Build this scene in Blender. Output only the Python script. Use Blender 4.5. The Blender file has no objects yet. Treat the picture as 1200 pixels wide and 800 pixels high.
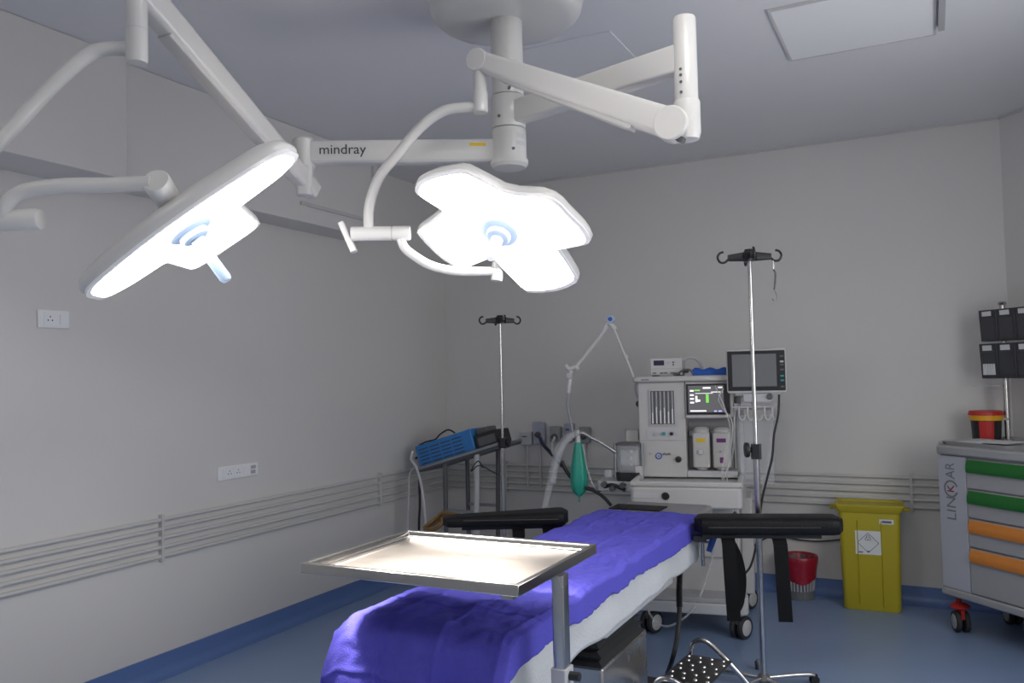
import bpy, bmesh, math, random
from mathutils import Vector, Matrix
random.seed(7)
S = bpy.context.scene
COL = S.collection
PI = math.pi
V = Vector

# ------------------------------------------------------------------ camera
FPX = 968.64
YAW, PITCH, ROLL = -0.4679, 0.0413, -0.0221
CAM = V((3.5592, -5.8199, 1.4834))
_F = V((math.sin(YAW)*math.cos(PITCH), math.cos(YAW)*math.cos(PITCH), math.sin(PITCH)))
_R0 = V((math.cos(YAW), -math.sin(YAW), 0)); _U0 = _R0.cross(_F)
_R = _R0*math.cos(ROLL) + _U0*math.sin(ROLL)
_U = _U0*math.cos(ROLL) - _R0*math.sin(ROLL)
cd = bpy.data.cameras.new('camera'); cam = bpy.data.objects.new('camera', cd); COL.objects.link(cam)
cd.sensor_width = 36.0; cd.lens = FPX/1200*36.0; cd.clip_start = 0.05
m = Matrix.Identity(4)
for i in range(3):
    m[i][0] = _R[i]; m[i][1] = _U[i]; m[i][2] = -_F[i]; m[i][3] = CAM[i]
cam.matrix_world = m
S.camera = cam

# ------------------------------------------------------------------ world, exposure
wd = bpy.data.worlds.new('world'); S.world = wd; wd.use_nodes = True
wd.node_tree.nodes['Background'].inputs[0].default_value = (0.6, 0.65, 0.75, 1)
wd.node_tree.nodes['Background'].inputs[1].default_value = 0.3
S.view_settings.view_transform = 'Standard'; S.view_settings.look = 'None'
S.view_settings.gamma = 1.0; S.view_settings.use_curve_mapping = False
S.view_settings.exposure = 0.0

def area_light(name, loc, rot, sx, sy, watts, color):
    l = bpy.data.lights.new(name, 'AREA'); l.shape = 'RECTANGLE'; l.size = sx; l.size_y = sy
    l.energy = watts; l.color = color
    o = bpy.data.objects.new(name, l); COL.objects.link(o); o.location = loc; o.rotation_euler = rot
    return o
# daylight from the window of the right-hand wall, outside the frame
area_light('window_daylight', (4.66, -3.0, 1.6), (0, PI/2, 0), 1.2, 2.0, 26, (0.97, 0.98, 1.0))
# lit ceiling luminaires of the front half of the room (their housings are built with the ceiling)
LUM = [(3.32,-3.95,9),(3.32,-5.75,6),(1.20,-5.75,1.5)]
for lx_, ly_, lw_ in LUM: area_light('luminaire_light', (lx_, ly_, 2.965), (0, 0, 0), 0.58, 0.58, lw_, (1.0, 0.97, 0.93))
BEAM_1, BEAM_2, LENS_GLOW = 800, 500, 12.5

# ------------------------------------------------------------------ pixel helpers (1200x800 frame -> point on a known plane)
def ray(x, y): return _F + _R*((x-600)/FPX) + _U*((400-y)/FPX)
def atz(x, y, z): d = ray(x, y); return CAM + d*((z-CAM.z)/d.z)
def aty(x, y, Y): d = ray(x, y); return CAM + d*((Y-CAM.y)/d.y)
def atx(x, y, X): d = ray(x, y); return CAM + d*((X-CAM.x)/d.x)
def dep(x, y, D): return CAM + ray(x, y)*D

# ------------------------------------------------------------------ materials
MATS = {}
def mat(name, col, rough=0.5, metal=0.0, emit=None, es=0.0, alpha=1.0, noise=0.0, nscale=30.0,
        bump=0.0, bscale=60.0, trans=0.0, coat=0.0, rvar=0.0):
    if name in MATS: return MATS[name]
    m = bpy.data.materials.new(name); m.use_nodes = True
    nt = m.node_tree; b = nt.nodes['Principled BSDF']
    c = tuple(col) + (1,)
    b.inputs['Base Color'].default_value = c; b.inputs['Roughness'].default_value = rough
    b.inputs['Metallic'].default_value = metal; b.inputs['Alpha'].default_value = alpha
    b.inputs['Transmission Weight'].default_value = trans; b.inputs['Coat Weight'].default_value = coat
    if emit:
        b.inputs['Emission Color'].default_value = tuple(emit)+(1,); b.inputs['Emission Strength'].default_value = es
    tc = nt.nodes.new('ShaderNodeTexCoord')
    if noise or rvar:
        n = nt.nodes.new('ShaderNodeTexNoise'); n.inputs['Scale'].default_value = nscale; n.inputs['Detail'].default_value = 5
        nt.links.new(tc.outputs['Object'], n.inputs['Vector'])
        if noise:
            mx = nt.nodes.new('ShaderNodeMix'); mx.data_type = 'RGBA'
            mx.inputs[6].default_value = tuple(max(0, k*(1-noise)) for k in col)+(1,)
            mx.inputs[7].default_value = tuple(min(1, k*(1+noise)) for k in col)+(1,)
            nt.links.new(n.outputs['Fac'], mx.inputs[0]); nt.links.new(mx.outputs[2], b.inputs['Base Color'])
        if rvar:
            mr = nt.nodes.new('ShaderNodeMapRange'); mr.inputs[3].default_value = max(0.02, rough-rvar); mr.inputs[4].default_value = rough+rvar
            nt.links.new(n.outputs['Fac'], mr.inputs[0]); nt.links.new(mr.outputs[0], b.inputs['Roughness'])
    if bump:
        n2 = nt.nodes.new('ShaderNodeTexNoise'); n2.inputs['Scale'].default_value = bscale; n2.inputs['Detail'].default_value = 4
        bp = nt.nodes.new('ShaderNodeBump'); bp.inputs['Strength'].default_value = bump; bp.inputs['Distance'].default_value = 0.01
        nt.links.new(tc.outputs['Object'], n2.inputs['Vector']); nt.links.new(n2.outputs['Fac'], bp.inputs['Height'])
        nt.links.new(bp.outputs[0], b.inputs['Normal'])
    MATS[name] = m
    return m
WALL = mat('wall_paint', (0.71, 0.69, 0.66), 0.55, noise=0.02, nscale=2.0, bump=0.05, bscale=250)
CEIL = mat('ceiling_paint', (0.76, 0.755, 0.765), 0.35, noise=0.02, nscale=3)
FLOOR = mat('blue_vinyl', (0.215, 0.30, 0.47), 0.32, noise=0.22, nscale=140, rvar=0.08)
BASE = mat('blue_coving', (0.11, 0.19, 0.42), 0.4, noise=0.15, nscale=140)
RAILM = mat('rail_paint', (0.60, 0.59, 0.57), 0.45)
WHITE = mat('white_enamel', (0.66, 0.65, 0.635), 0.30, noise=0.02, nscale=6, coat=0.2)
SOCK = mat('socket_white', (0.88, 0.88, 0.88), 0.35)
WHITE2 = mat('white_plastic', (0.58, 0.57, 0.555), 0.4, noise=0.02, nscale=12)
GREYP = mat('grey_plastic', (0.42, 0.42, 0.43), 0.45, noise=0.03, nscale=15)
LGREY = mat('light_grey_plastic', (0.55, 0.55, 0.56), 0.42)
DGREY = mat('dark_grey_plastic', (0.12, 0.12, 0.125), 0.45)
BLACKP = mat('black_plastic', (0.018, 0.018, 0.02), 0.4)
VINYL = mat('black_vinyl', (0.008, 0.008, 0.009), 0.5, bump=0.25, bscale=120)
STRAPM = mat('black_strap', (0.007, 0.007, 0.008), 0.75, bump=0.4, bscale=400)
RUBBER = mat('rubber', (0.03, 0.03, 0.032), 0.7)
STEEL = mat('stainless_steel', (0.58, 0.56, 0.53), 0.26, 1.0, rvar=0.07, nscale=9)
TRAYM = mat('brushed_tray_steel', (0.52, 0.48, 0.44), 0.30, 1.0, rvar=0.08, nscale=5, bump=0.03, bscale=18)
RIMM = mat('polished_rim_steel', (0.62, 0.60, 0.57), 0.16, 1.0, rvar=0.05, nscale=7)
CHROME = mat('chrome', (0.62, 0.61, 0.60), 0.2, 1.0)
DSTEEL = mat('dull_steel', (0.40, 0.41, 0.42), 0.38, 1.0)
DRAPE = mat('blue_drape_cloth', (0.095, 0.085, 0.54), 0.85, noise=0.10, nscale=90, bump=0.35, bscale=260)
SHEET = mat('white_sheet_cloth', (0.60, 0.61, 0.62), 0.85, bump=0.3, bscale=120)
LENS = mat('lit_lens', (0.9, 0.9, 0.9), 0.15, emit=(1, 0.985, 0.96), es=LENS_GLOW)
LENSRIM = mat('clear_lens_rim', (0.85, 0.85, 0.86), 0.12, emit=(1, 0.97, 0.95), es=0.05)
HANDLEB = mat('pale_blue_plastic', (0.52, 0.66, 0.85), 0.35)
YELLOW = mat('yellow_plastic', (0.47, 0.385, 0.02), 0.42, noise=0.04, nscale=8)
RED = mat('red_plastic_bag', (0.33, 0.012, 0.03), 0.3, noise=0.2, nscale=20, bump=0.5, bscale=25)
REDP = mat('red_plastic', (0.50, 0.025, 0.02), 0.4)
for m_ in (VINYL, STRAPM): m_.node_tree.nodes['Principled BSDF'].inputs['Specular IOR Level'].default_value = 0.18
GREENH = mat('green_handle', (0.015, 0.15, 0.025), 0.4)
ORANGEH = mat('orange_handle', (0.66, 0.23, 0.04), 0.4)
CARTM = mat('cart_grey', (0.37, 0.37, 0.375), 0.45, noise=0.02, nscale=10)
CARTL = mat('cart_light_panel', (0.47, 0.475, 0.52), 0.42)
BLUEDEV = mat('blue_enamel', (0.035, 0.21, 0.55), 0.4)
BLUECL = mat('blue_wrap', (0.02, 0.11, 0.48), 0.7, bump=0.3, bscale=40)
GREENBAG = mat('green_rubber', (0.03, 0.36, 0.26), 0.35)
CLEAR = mat('clear_plastic', (0.72, 0.72, 0.73), 0.2, alpha=0.32)
GLASS = mat('clear_canister', (0.7, 0.72, 0.74), 0.1, alpha=0.35)
SCREENOFF = mat('screen_off', (0.20, 0.205, 0.21), 0.16)
SCREENON = mat('screen_on', (0.05, 0.05, 0.055), 0.2, emit=(0.17, 0.17, 0.18), es=0.55)
SCR_W = mat('screen_white', (0.8, 0.8, 0.8), 0.3, emit=(0.95, 0.95, 0.95), es=0.9)
SCR_G = mat('screen_green', (0.2, 0.6, 0.1), 0.3, emit=(0.20, 0.65, 0.08), es=0.8)
SCR_B = mat('screen_blue', (0.4, 0.4, 0.8), 0.3, emit=(0.45, 0.45, 0.9), es=0.9)
PAPER = mat('paper_label', (0.72, 0.73, 0.72), 0.7)
INK = mat('ink_dark', (0.05, 0.05, 0.055), 0.6)
INKG = mat('ink_grey', (0.20, 0.20, 0.21), 0.6)
INKR = mat('ink_dark_red', (0.22, 0.02, 0.03), 0.5)
YLAB = mat('yellow_label', (0.75, 0.52, 0.03), 0.5)
PURP = mat('purple_label', (0.15, 0.03, 0.16), 0.5)
TEAL = mat('teal_knob', (0.03, 0.30, 0.36), 0.4)
BLUEK = mat('blue_knob', (0.03, 0.10, 0.42), 0.4)
GASB = mat('outlet_blue_grey', (0.42, 0.43, 0.52), 0.5)
GASG = mat('outlet_green_grey', (0.33, 0.35, 0.33), 0.5)
HOSEN = mat('navy_hose', (0.02, 0.025, 0.07), 0.5)
HOSEG = mat('grey_hose', (0.34, 0.35, 0.37), 0.45)
ORNG = mat('amber_tube', (0.16, 0.085, 0.02), 0.5)
LCD = mat('lcd_dark', (0.02, 0.025, 0.06), 0.2)
PANELM = mat('diffuser_panel', (0.88, 0.88, 0.88), 0.3)

# ------------------------------------------------------------------ mesh builder
def basis(d, up=None):
    d = d.normalized()
    u = V(up) if up is not None else (V((0, 0, 1)) if abs(d.z) < 0.95 else V((1, 0, 0)))
    a = u.cross(d)
    if a.length < 1e-6: a = V((1, 0, 0)).cross(d)
    a.normalize(); b = d.cross(a)
    return a, b, d
class MB:
    def __init__(s): s.v = []; s.f = []
    def add(s, vs, fs):
        k = len(s.v); s.v += [V(p) for p in vs]; s.f += [tuple(i+k for i in f) for f in fs]; return s
    def box(s, x0, x1, y0, y1, z0, z1):
        return s.add([(x0,y0,z0),(x1,y0,z0),(x1,y1,z0),(x0,y1,z0),(x0,y0,z1),(x1,y0,z1),(x1,y1,z1),(x0,y1,z1)],
                     [(0,3,2,1),(4,5,6,7),(0,1,5,4),(1,2,6,5),(2,3,7,6),(3,0,4,7)])
    def obox(s, c, ax, ay, az):           # oriented box, half vectors
        c, ax, ay, az = V(c), V(ax), V(ay), V(az)
        vs = [c+ax*i+ay*j+az*k for k in (-1,1) for (i,j) in ((-1,-1),(1,-1),(1,1),(-1,1))]
        return s.add(vs, [(0,3,2,1),(4,5,6,7),(0,1,5,4),(1,2,6,5),(2,3,7,6),(3,0,4,7)])
    def loft(s, rings, cap=True, closed=True):
        n = len(rings[0]); k = len(s.v)
        for r in rings: s.v += [V(p) for p in r]
        for i in range(len(rings)-1):
            for j in range(n if closed else n-1):
                a = k+i*n+j; b = k+i*n+(j+1) % n
                s.f.append((a, b, b+n, a+n))
        if cap:
            s.f.append(tuple(k+j for j in reversed(range(n))))
            s.f.append(tuple(k+(len(rings)-1)*n+j for j in range(n)))
        return s
    def cyl(s, p0, p1, r0, r1=None, n=20, cap=True):
        p0, p1 = V(p0), V(p1); r1 = r0 if r1 is None else r1
        a, b, d = basis(p1-p0)
        ring = lambda p, r: [p + a*(r*math.cos(2*PI*i/n)) + b*(r*math.sin(2*PI*i/n)) for i in range(n)]
        return s.loft([ring(p0, r0), ring(p1, r1)], cap)
    def lathe(s, o, prof, axis=(0,0,1), n=24, cap=True):   # prof: (r, h)
        o = V(o); a, b, d = basis(V(axis))
        return s.loft([[o + d*h + a*(r*math.cos(2*PI*i/n)) + b*(r*math.sin(2*PI*i/n)) for i in range(n)] for r, h in prof], cap)
    def tube(s, pts, r, n=10, cap=True, sub=6, ribs=0.0):
        P = smooth(pts, sub) if sub else [V(p) for p in pts]
        rings = []; up = None
        for i, p in enumerate(P):
            t = (P[min(i+1, len(P)-1)] - P[max(i-1, 0)])
            if t.length < 1e-9: continue
            t.normalize()
            if up is None: a, b, _ = basis(t)
            else:
                a = up - t*up.dot(t)
                a.normalize(); b = t.cross(a)
            up = a
            rr = (r(i/(len(P)-1)) if callable(r) else r) * (1 + (ribs if i % 2 else 0))
            rings.append([p + a*(rr*math.cos(2*PI*k/n)) + b*(rr*math.sin(2*PI*k/n)) for k in range(n)])
        return s.loft(rings, cap)
    def beam(s, p0, p1, w0, h0, w1, h1, up=(0,0,1), rnd=0.25, n=4):
        p0, p1 = V(p0), V(p1); a, b, d = basis(p1-p0, up)
        def ring(p, w, h):
            r = rnd*min(w, h); out = []
            for cx, cy, a0 in ((1,1,0),(-1,1,1),(-1,-1,2),(1,-1,3)):
                for i in range(n+1):
                    t = (a0 + i/n)*PI/2
                    out.append(p + a*(cx*(w/2-r)+r*math.cos(t)) + b*(cy*(h/2-r)+r*math.sin(t)))
            return out
        return s.loft([ring(p0, w0, h0), ring(p1, w1, h1)])
    def sphere(s, c, rx, ry=None, rz=None, n=16, k=10):
        c = V(c); ry = ry or rx; rz = rz or rx
        rings = []
        for i in range(k+1):
            t = -PI/2 + PI*i/k; r = max(1e-4, math.cos(t))
            rings.append([c+V((rx*r*math.cos(2*PI*j/n), ry*r*math.sin(2*PI*j/n), rz*math.sin(t))) for j in range(n)])
        return s.loft(rings)
    def prism(s, outline, f0, f1):          # outline of 2D points; f0,f1 map (x,y)->3D
        return s.loft([[f0(p) for p in outline], [f1(p) for p in outline]])
    def rbox(s, x0, x1, y0, y1, z0, z1, r, axis='z', n=4):   # box rounded about one axis
        if axis == 'z': A, B, Cc, mk = (x0,x1), (y0,y1), (z0,z1), lambda a,b,c: V((a,b,c))
        elif axis == 'y': A, B, Cc, mk = (x0,x1), (z0,z1), (y0,y1), lambda a,b,c: V((a,c,b))
        else: A, B, Cc, mk = (y0,y1), (z0,z1), (x0,x1), lambda a,b,c: V((c,a,b))
        out = []
        for cx, cy, a0 in ((A[1]-r,B[1]-r,0),(A[0]+r,B[1]-r,1),(A[0]+r,B[0]+r,2),(A[1]-r,B[0]+r,3)):
            for i in range(n+1):
                t = (a0+i/n)*PI/2; out.append((cx+r*math.cos(t), cy+r*math.sin(t)))
        return s.loft([[mk(a,b,Cc[0]) for a,b in out], [mk(a,b,Cc[1]) for a,b in out]])
def smooth(pts, sub=6):
    P = [V(p) for p in pts]
    if len(P) < 3: return [P[0].lerp(P[-1], i/sub) for i in range(sub+1)]
    out = []
    for i in range(len(P)-1):
        p0 = P[max(i-1,0)]; p1 = P[i]; p2 = P[i+1]; p3 = P[min(i+2,len(P)-1)]
        for k in range(sub):
            t = k/sub
            out.append(0.5*((2*p1)+(p2-p0)*t+(2*p0-5*p1+4*p2-p3)*t*t+(3*p1-p0-3*p2+p3)*t**3))
    out.append(P[-1]); return out
def link(name, me, parent=None):
    o = bpy.data.objects.new(name, me); COL.objects.link(o)
    if parent: o.parent = parent
    return o
def root_of(o):
    while o.parent: o = o.parent
    return o
def obj(name, mb, material, parent=None, world=False, bevel=0.0, label=None, ang=38, fix=True):
    me = bpy.data.meshes.new(name)
    vs = mb.v
    if world and parent:
        r = root_of(parent); inv = (Matrix.Translation(r.location) @ r.rotation_euler.to_matrix().to_4x4()).inverted()
        vs = [inv @ p for p in vs]
    me.from_pydata([tuple(p) for p in vs], [], mb.f); me.update()
    if fix:
        bm = bmesh.new(); bm.from_mesh(me); bmesh.ops.recalc_face_normals(bm, faces=bm.faces); bm.to_mesh(me); bm.free()
    me.polygons.foreach_set('use_smooth', [True]*len(me.polygons))
    me.set_sharp_from_angle(angle=math.radians(ang))
    me.materials.append(material)
    o = link(name, me, parent)
    if bevel:
        b = o.modifiers.new('bevel', 'BEVEL'); b.width = bevel; b.segments = 2; b.limit_method = 'ANGLE'; b.angle_limit = math.radians(40)
        b.harden_normals = False
    if label: o['label'] = label
    return o
def tag(o, label, cat, group=None):
    o['label'] = label; o['category'] = cat
    if group: o['group'] = group
    return o
def thing(name, label, cat, loc=(0,0,0), rotz=0.0, group=None):
    o = bpy.data.objects.new(name, None); COL.objects.link(o); o.empty_display_size = 0.05
    o.location = loc; o.rotation_euler = (0, 0, rotz); return tag(o, label, cat, group)
def struct(name, mb, material, bevel=0, label=None, parent=None):
    o = obj(name, mb, material, parent, bevel=bevel, label=label)
    if not parent: o['kind'] = 'structure'
    return o
def text(name, body, size, origin, xdir, ydir, material, parent, depth=0.0008, fit=None):
    cu = bpy.data.curves.new(name, 'FONT'); cu.body = body; cu.size = size; cu.extrude = depth
    cu.align_x = 'CENTER'; cu.align_y = 'CENTER'
    t = bpy.data.objects.new(name+'_tmp', cu); COL.objects.link(t)
    bpy.context.view_layer.update()
    me = bpy.data.meshes.new_from_object(t.evaluated_get(bpy.context.evaluated_depsgraph_get()))
    bpy.data.objects.remove(t); bpy.data.curves.remove(cu)
    xs = [v.co.x for v in me.vertices]; w = max(xs)-min(xs)
    k = fit/w if fit else 1.0
    x = V(xdir).normalized(); y = V(ydir).normalized(); o0 = V(origin); z = x.cross(y)
    r = root_of(parent); inv = (Matrix.Translation(r.location) @ r.rotation_euler.to_matrix().to_4x4()).inverted()
    for v in me.vertices:
        c = v.co.copy(); v.co = inv @ (o0 + x*(c.x*k) + y*c.y + z*c.z)
    me.materials.clear(); me.materials.append(material)
    return link(name, me, parent)
def dup(o, parent=None, **kw):
    c = o.copy(); COL.objects.link(c); c.parent = parent
    for ch in list(o.children): dup(ch, c)
    return c
def disc_frame(n):
    a, b, d = basis(V(n)); return a, b

# ------------------------------------------------------------------ room shell
H = 3.0; X1 = 3.99; XR = 4.75; YF = -7.0; YC = -(XR-X1)
plan = [(0,0),(0,YF),(XR,YF),(XR,YC),(X1,0)]
struct('floor', MB().prism(plan, lambda p: V((p[0],p[1],-0.06)), lambda p: V((p[0],p[1],0))), FLOOR)
struct('ceiling', MB().prism(plan, lambda p: V((p[0],p[1],H)), lambda p: V((p[0],p[1],H+0.08))), CEIL)
struct('wall_left', MB().box(-0.12,0,YF,0.12,-0.06,H+0.08), WALL)
struct('wall_back', MB().box(0,X1,0,0.12,-0.06,H+0.08), WALL)
ch = [(X1,0),(XR,YC),(XR+0.12,YC+0.02),(X1+0.05,0.12)]
struct('wall_corner', MB().prism(ch, lambda p: V((p[0],p[1],-0.06)), lambda p: V((p[0],p[1],H+0.08))), WALL)
wr_ = MB()    # right wall with a window opening
wr_.box(XR,XR+0.12,YF,-4.05,-0.06,H+0.08); wr_.box(XR,XR+0.12,-1.95,YC,-0.06,H+0.08)
wr_.box(XR,XR+0.12,-4.05,-1.95,-0.06,0.95); wr_.box(XR,XR+0.12,-4.05,-1.95,2.25,H+0.08)
struct('wall_right', wr_, WALL)
struct('wall_front', MB().box(0,XR,YF-0.12,YF,-0.06,H+0.08), WALL)
win = struct('window_1', MB().box(XR+0.05,XR+0.06,-4.04,-1.96,0.96,2.24), mat('window_pane', (0.8,0.85,0.9), 0.2, emit=(0.9,0.95,1.0), es=1.0))
fr = MB()
for y in (-4.05,-3.37,-2.69,-2.01): fr.box(XR+0.01,XR+0.08,y,y+0.06,0.95,2.25)
fr.box(XR+0.01,XR+0.08,-4.05,-1.95,0.95,1.0); fr.box(XR+0.01,XR+0.08,-4.05,-1.95,2.2,2.25)
struct('window_frame', fr, WHITE2, parent=win)
# coved skirting
def skirt(name, a, b, nrm):
    a, b, nrm = V((*a,0)), V((*b,0)), V((*nrm,0))
    prof = [(0,0.107),(0.012,0.107),(0.014,0.045),(0.022,0.022),(0.045,0.006),(0.075,0.0015),(0.075,0),(0,0)]
    rings = [[p + nrm*q + V((0,0,z)) for q, z in prof] for p in (a, b)]
    struct(name, MB().loft(rings), BASE)
skirt('baseboard_left', (0.001,YF), (0.001,-0.001), (1,0))
skirt('baseboard_back', (0,-0.001), (X1,-0.001), (0,-1))
s2 = 1/math.sqrt(2)
skirt('baseboard_corner', (X1,0), (XR,YC), (-s2,-s2))
# ceiling-edge beads where walls meet the ceiling
struct('trim_1', MB().box(0.001,X1,-0.012,-0.001,H-0.016,H), WHITE2)
struct('trim_2', MB().loft([[V((X1,0,z))+V((-s2,-s2,0))*q for q, z in ((0,H-0.016),(0.012,H-0.016),(0.012,H),(0,H))],
                            [V((XR,YC,z))+V((-s2,-s2,0))*q for q, z in ((0,H-0.016),(0.012,H-0.016),(0.012,H),(0,H))]]), WHITE2)
# bulkheads along the left wall
struct('trim_3', MB().box(0.001,0.285,YF,-3.24,2.425,H-0.001), WALL, bevel=0.004)
bk = struct('trim_4', MB().box(0.001,0.225,-3.239,-1.2,2.435,H-0.001), WALL, bevel=0.004)
struct('duct_cover', MB().box(0.224,0.24,-2.0,-1.27,2.535,2.556), WHITE2, parent=bk)
struct('duct_cover', MB().box(0.224,0.24,-1.285,-1.27,2.556,H-0.002), WHITE2, parent=bk)
# five wall rails on each wall, with bracket strips
n_t = 5
for k in range(5):
    z = 0.786 - k*(0.186/4)
    for wall in (0, 1):
        mb = MB()
        if wall == 0: rings = [[(0.014+0.0105*math.cos(t*PI/5), y, z+0.0105*math.sin(t*PI/5)) for t in range(10)] for y in (YF+0.01, -0.03)]
        else: rings = [[(x, -0.014-0.0105*math.cos(t*PI/5), z+0.0105*math.sin(t*PI/5)) for t in range(10)] for x in (0.03, X1-0.02)]
        mb.loft(rings); o = struct('trim_%d' % n_t, mb, RAILM); n_t += 1
        if k == 0:
            ys = (-5.0,-2.83,-0.95) if wall == 0 else (0.55,1.95,3.42)
            for q in ys:
                b = MB()
                if wall == 0: b.box(0.001,0.027,q-0.008,q+0.008,0.575,0.812)
                else: b.box(q-0.008,q+0.008,-0.027,-0.001,0.575,0.812)
                struct('bracket', b, RAILM, parent=o)
# ceiling light panel (switched off) beside a dark slot vent
pc = [atz(*q, H) for q in ((925,68),(1097,40))]
px0, px1, py1 = pc[0].x, pc[1].x, (pc[0].y+pc[1].y)/2
pan = thing('ceiling_panel', 'square white ceiling panel, unlit, above the tall drip stand', 'ceiling panel', (px0, py1, H))
obj('diffuser', MB().box(px0+0.012,px1-0.012,py1-0.628,py1-0.012,H-0.010,H-0.003), PANELM, pan, True)
f = MB(); f.box(px0,px1,py1-0.64,py1-0.628,H-0.012,H-0.001); f.box(px0,px1,py1-0.012,py1,H-0.012,H-0.001)
f.box(px0,px0+0.012,py1-0.628,py1-0.012,H-0.012,H-0.001); f.box(px1-0.012,px1,py1-0.628,py1-0.012,H-0.012,H-0.001)
obj('frame', f, WHITE2, pan, True)
for k_, (x_, y_, _w) in enumerate(LUM):
    t = thing('ceiling_light', ('lit square ceiling light nearest the unlit ceiling panel','lit square ceiling light above the photographer on the right','lit square ceiling light at the front left of the room')[k_], 'ceiling light', (x_,y_,H))
    obj('diffuser', MB().box(-0.308,0.308,-0.308,0.308,-0.02,-0.006), mat('lit_diffuser',(0.9,0.9,0.9),0.4,emit=(1,0.97,0.93),es=3.0), t)
    f = MB(); f.box(-0.32,0.32,-0.32,-0.308,-0.024,-0.001); f.box(-0.32,0.32,0.308,0.32,-0.024,-0.001); f.box(-0.32,-0.308,-0.308,0.308,-0.024,-0.001); f.box(0.308,0.32,-0.308,0.308,-0.024,-0.001)
    obj('frame', f, WHITE2, t)
tag(obj('slot_vent', MB().box(px1+0.006,px1+0.032,py1-0.64,py1-0.09,H-0.03,H-0.001), GREYP), 'thin dark grey slot vent on the ceiling beside the white panel', 'vent')
q = [atz(*p, H) for p in ((510,98),(548,118))]
hp = thing('ceiling_hatch', 'flush ceiling access hatch behind the lamp canopy', 'hatch', (2.05,-2.15,H))
obj('hatch_panel', MB().box(1.75,2.35,-2.4,-1.8,H-0.006,H-0.0005), CEIL, hp, True)

# ------------------------------------------------------------------ wall sockets
def socket_plate(px, py0, w, h, mods, label, name='wall_socket'):
    c = atx(px, py0, 0); t = thing(name, label, 'wall socket', (0.0, c.y, c.z))
    obj('plate', MB().box(0.001,0.012,-w/2,w/2,-h/2,h/2), SOCK, t, bevel=0.003)
    for i, (off, kind) in enumerate(mods):
        if kind == 'pins':
            f = obj('faceplate', MB().box(0.012,0.0145,off-0.03,off+0.03,-0.03,0.03), SOCK, t, bevel=0.001)
            mb = MB()
            for a, b in ((-0.01,-0.006),(0.01,-0.006),(0,0.01)): mb.cyl((0.0145,off+a,b),(0.0149,off+a,b),0.0035,n=10)
            obj('pin_hole', mb, INK, f)
        elif kind == 'switch':
            obj('switch', MB().box(0.012,0.016,off-0.018,off+0.018,-0.022,0.022), SOCK, t, bevel=0.001)
        else:
            mb = MB(); mb.box(0.012,0.015,off-0.026,off+0.026,-0.028,0.028); f = obj('faceplate', mb, SOCK, t)
            mb = MB(); mb.box(0.015,0.0154,off-0.018,off+0.02,0.004,0.024); mb.box(0.015,0.0154,off-0.02,off+0.018,-0.024,-0.003)
            obj('data_port', mb, GREYP, f)
    return t
socket_plate(61.5,374,0.15,0.082,[(-0.02,'pins'),(0.045,'switch')], 'white double wall socket high on the left wall near the lamp')
socket_plate(278,552,0.305,0.076,[(-0.115,'switch'),(-0.07,'pins'),(-0.005,'pins'),(0.05,'switch'),(0.11,'data')], 'long white multi-socket strip low on the left wall above the rails')

# ------------------------------------------------------------------ surgical lamp (ceiling mount, two arms, two heads)
HD = 3.15
hub = dep(597,197,HD); hx, hy = hub.x, hub.y
lamp = thing('surgical_lamp', 'white ceiling-mounted surgical lamp with two jointed arms and two lit petal heads', 'surgical lamp', (hx,hy,H))
def hz(y): # height on hub axis for pixel row
    d = ray(597,y); return CAM.z + d.z*HD
can = MB().lathe((hx,hy,0), [(0.0,H-0.001),(0.285,H-0.001),(0.296,2.95),(0.296,2.905),(0.288,2.872),(0.268,2.85),(0.235,2.841),(0.06,2.838),(0.0,2.838)], n=48)
obj('canopy', can, WHITE, lamp, True, label='wide rounded white ceiling canopy')
obj('column', MB().cyl((hx,hy,hz(112)),(hx,hy,2.85),0.061,n=32), WHITE, lamp, True)
def collar(y0, y1, r, cap=False):
    z0, z1 = hz(y0), hz(y1); p = [(0,z1),(r-0.003,z1),(r,z1-0.004),(r,z0+0.03 if cap else z0+0.004)]
    p += [(r+0.006,z0+0.028),(r+0.006,z0+0.012),(r-0.006,z0)] if cap else [(r-0.003,z0)]
    p += [(0,z0)]
    return MB().lathe((hx,hy,0), p, n=32)
c1 = obj('collar', collar(151,113,0.066), WHITE, lamp, True); c2 = obj('collar', collar(197,152,0.0665,True), WHITE, lamp, True)
sm = MB()
toC = V((CAM.x-hx, CAM.y-hy, 0)).normalized(); sd = V((toC.y*-1, toC.x, 0))
for a, y, par in ((0.10,108,None),(-0.55,140,None),(0.25,179,None)):
    d = toC*math.cos(a)+sd*math.sin(a); p = V((hx,hy,hz(y)))+d*0.0605
    obj('screw', MB().cyl(p, p+d*0.0085, 0.006, n=10), DGREY, lamp, True)
st = MB()
for y0, y1, w in ((160,166,0.05),(169,174,0.05)):
    for i in range(4):
        a0 = 0.45+i*0.16; a1 = a0+0.16
        pts = [V((hx,hy,hz(yy)))+(toC*math.cos(a)+sd*math.sin(a))*0.0672 for yy, a in ((y1,a0),(y1,a1),(y0,a1),(y0,a0))]
        st.add(pts, [(0,1,2,3)])
obj('rating_label', st, LGREY, c2, True, fix=False)
st = MB()
for i in range(3):
    a0 = 0.35+i*0.2; a1 = a0+0.2
    pts = [V((hx,hy,hz(yy)))+(toC*math.cos(a)+sd*math.sin(a))*0.0668 for yy, a in ((128,a0),(124,a1),(120,a1),(124,a0))]
    st.add(pts, [(0,1,2,3)])
obj('warning_label', st, YLAB, c1, True, fix=False)

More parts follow.
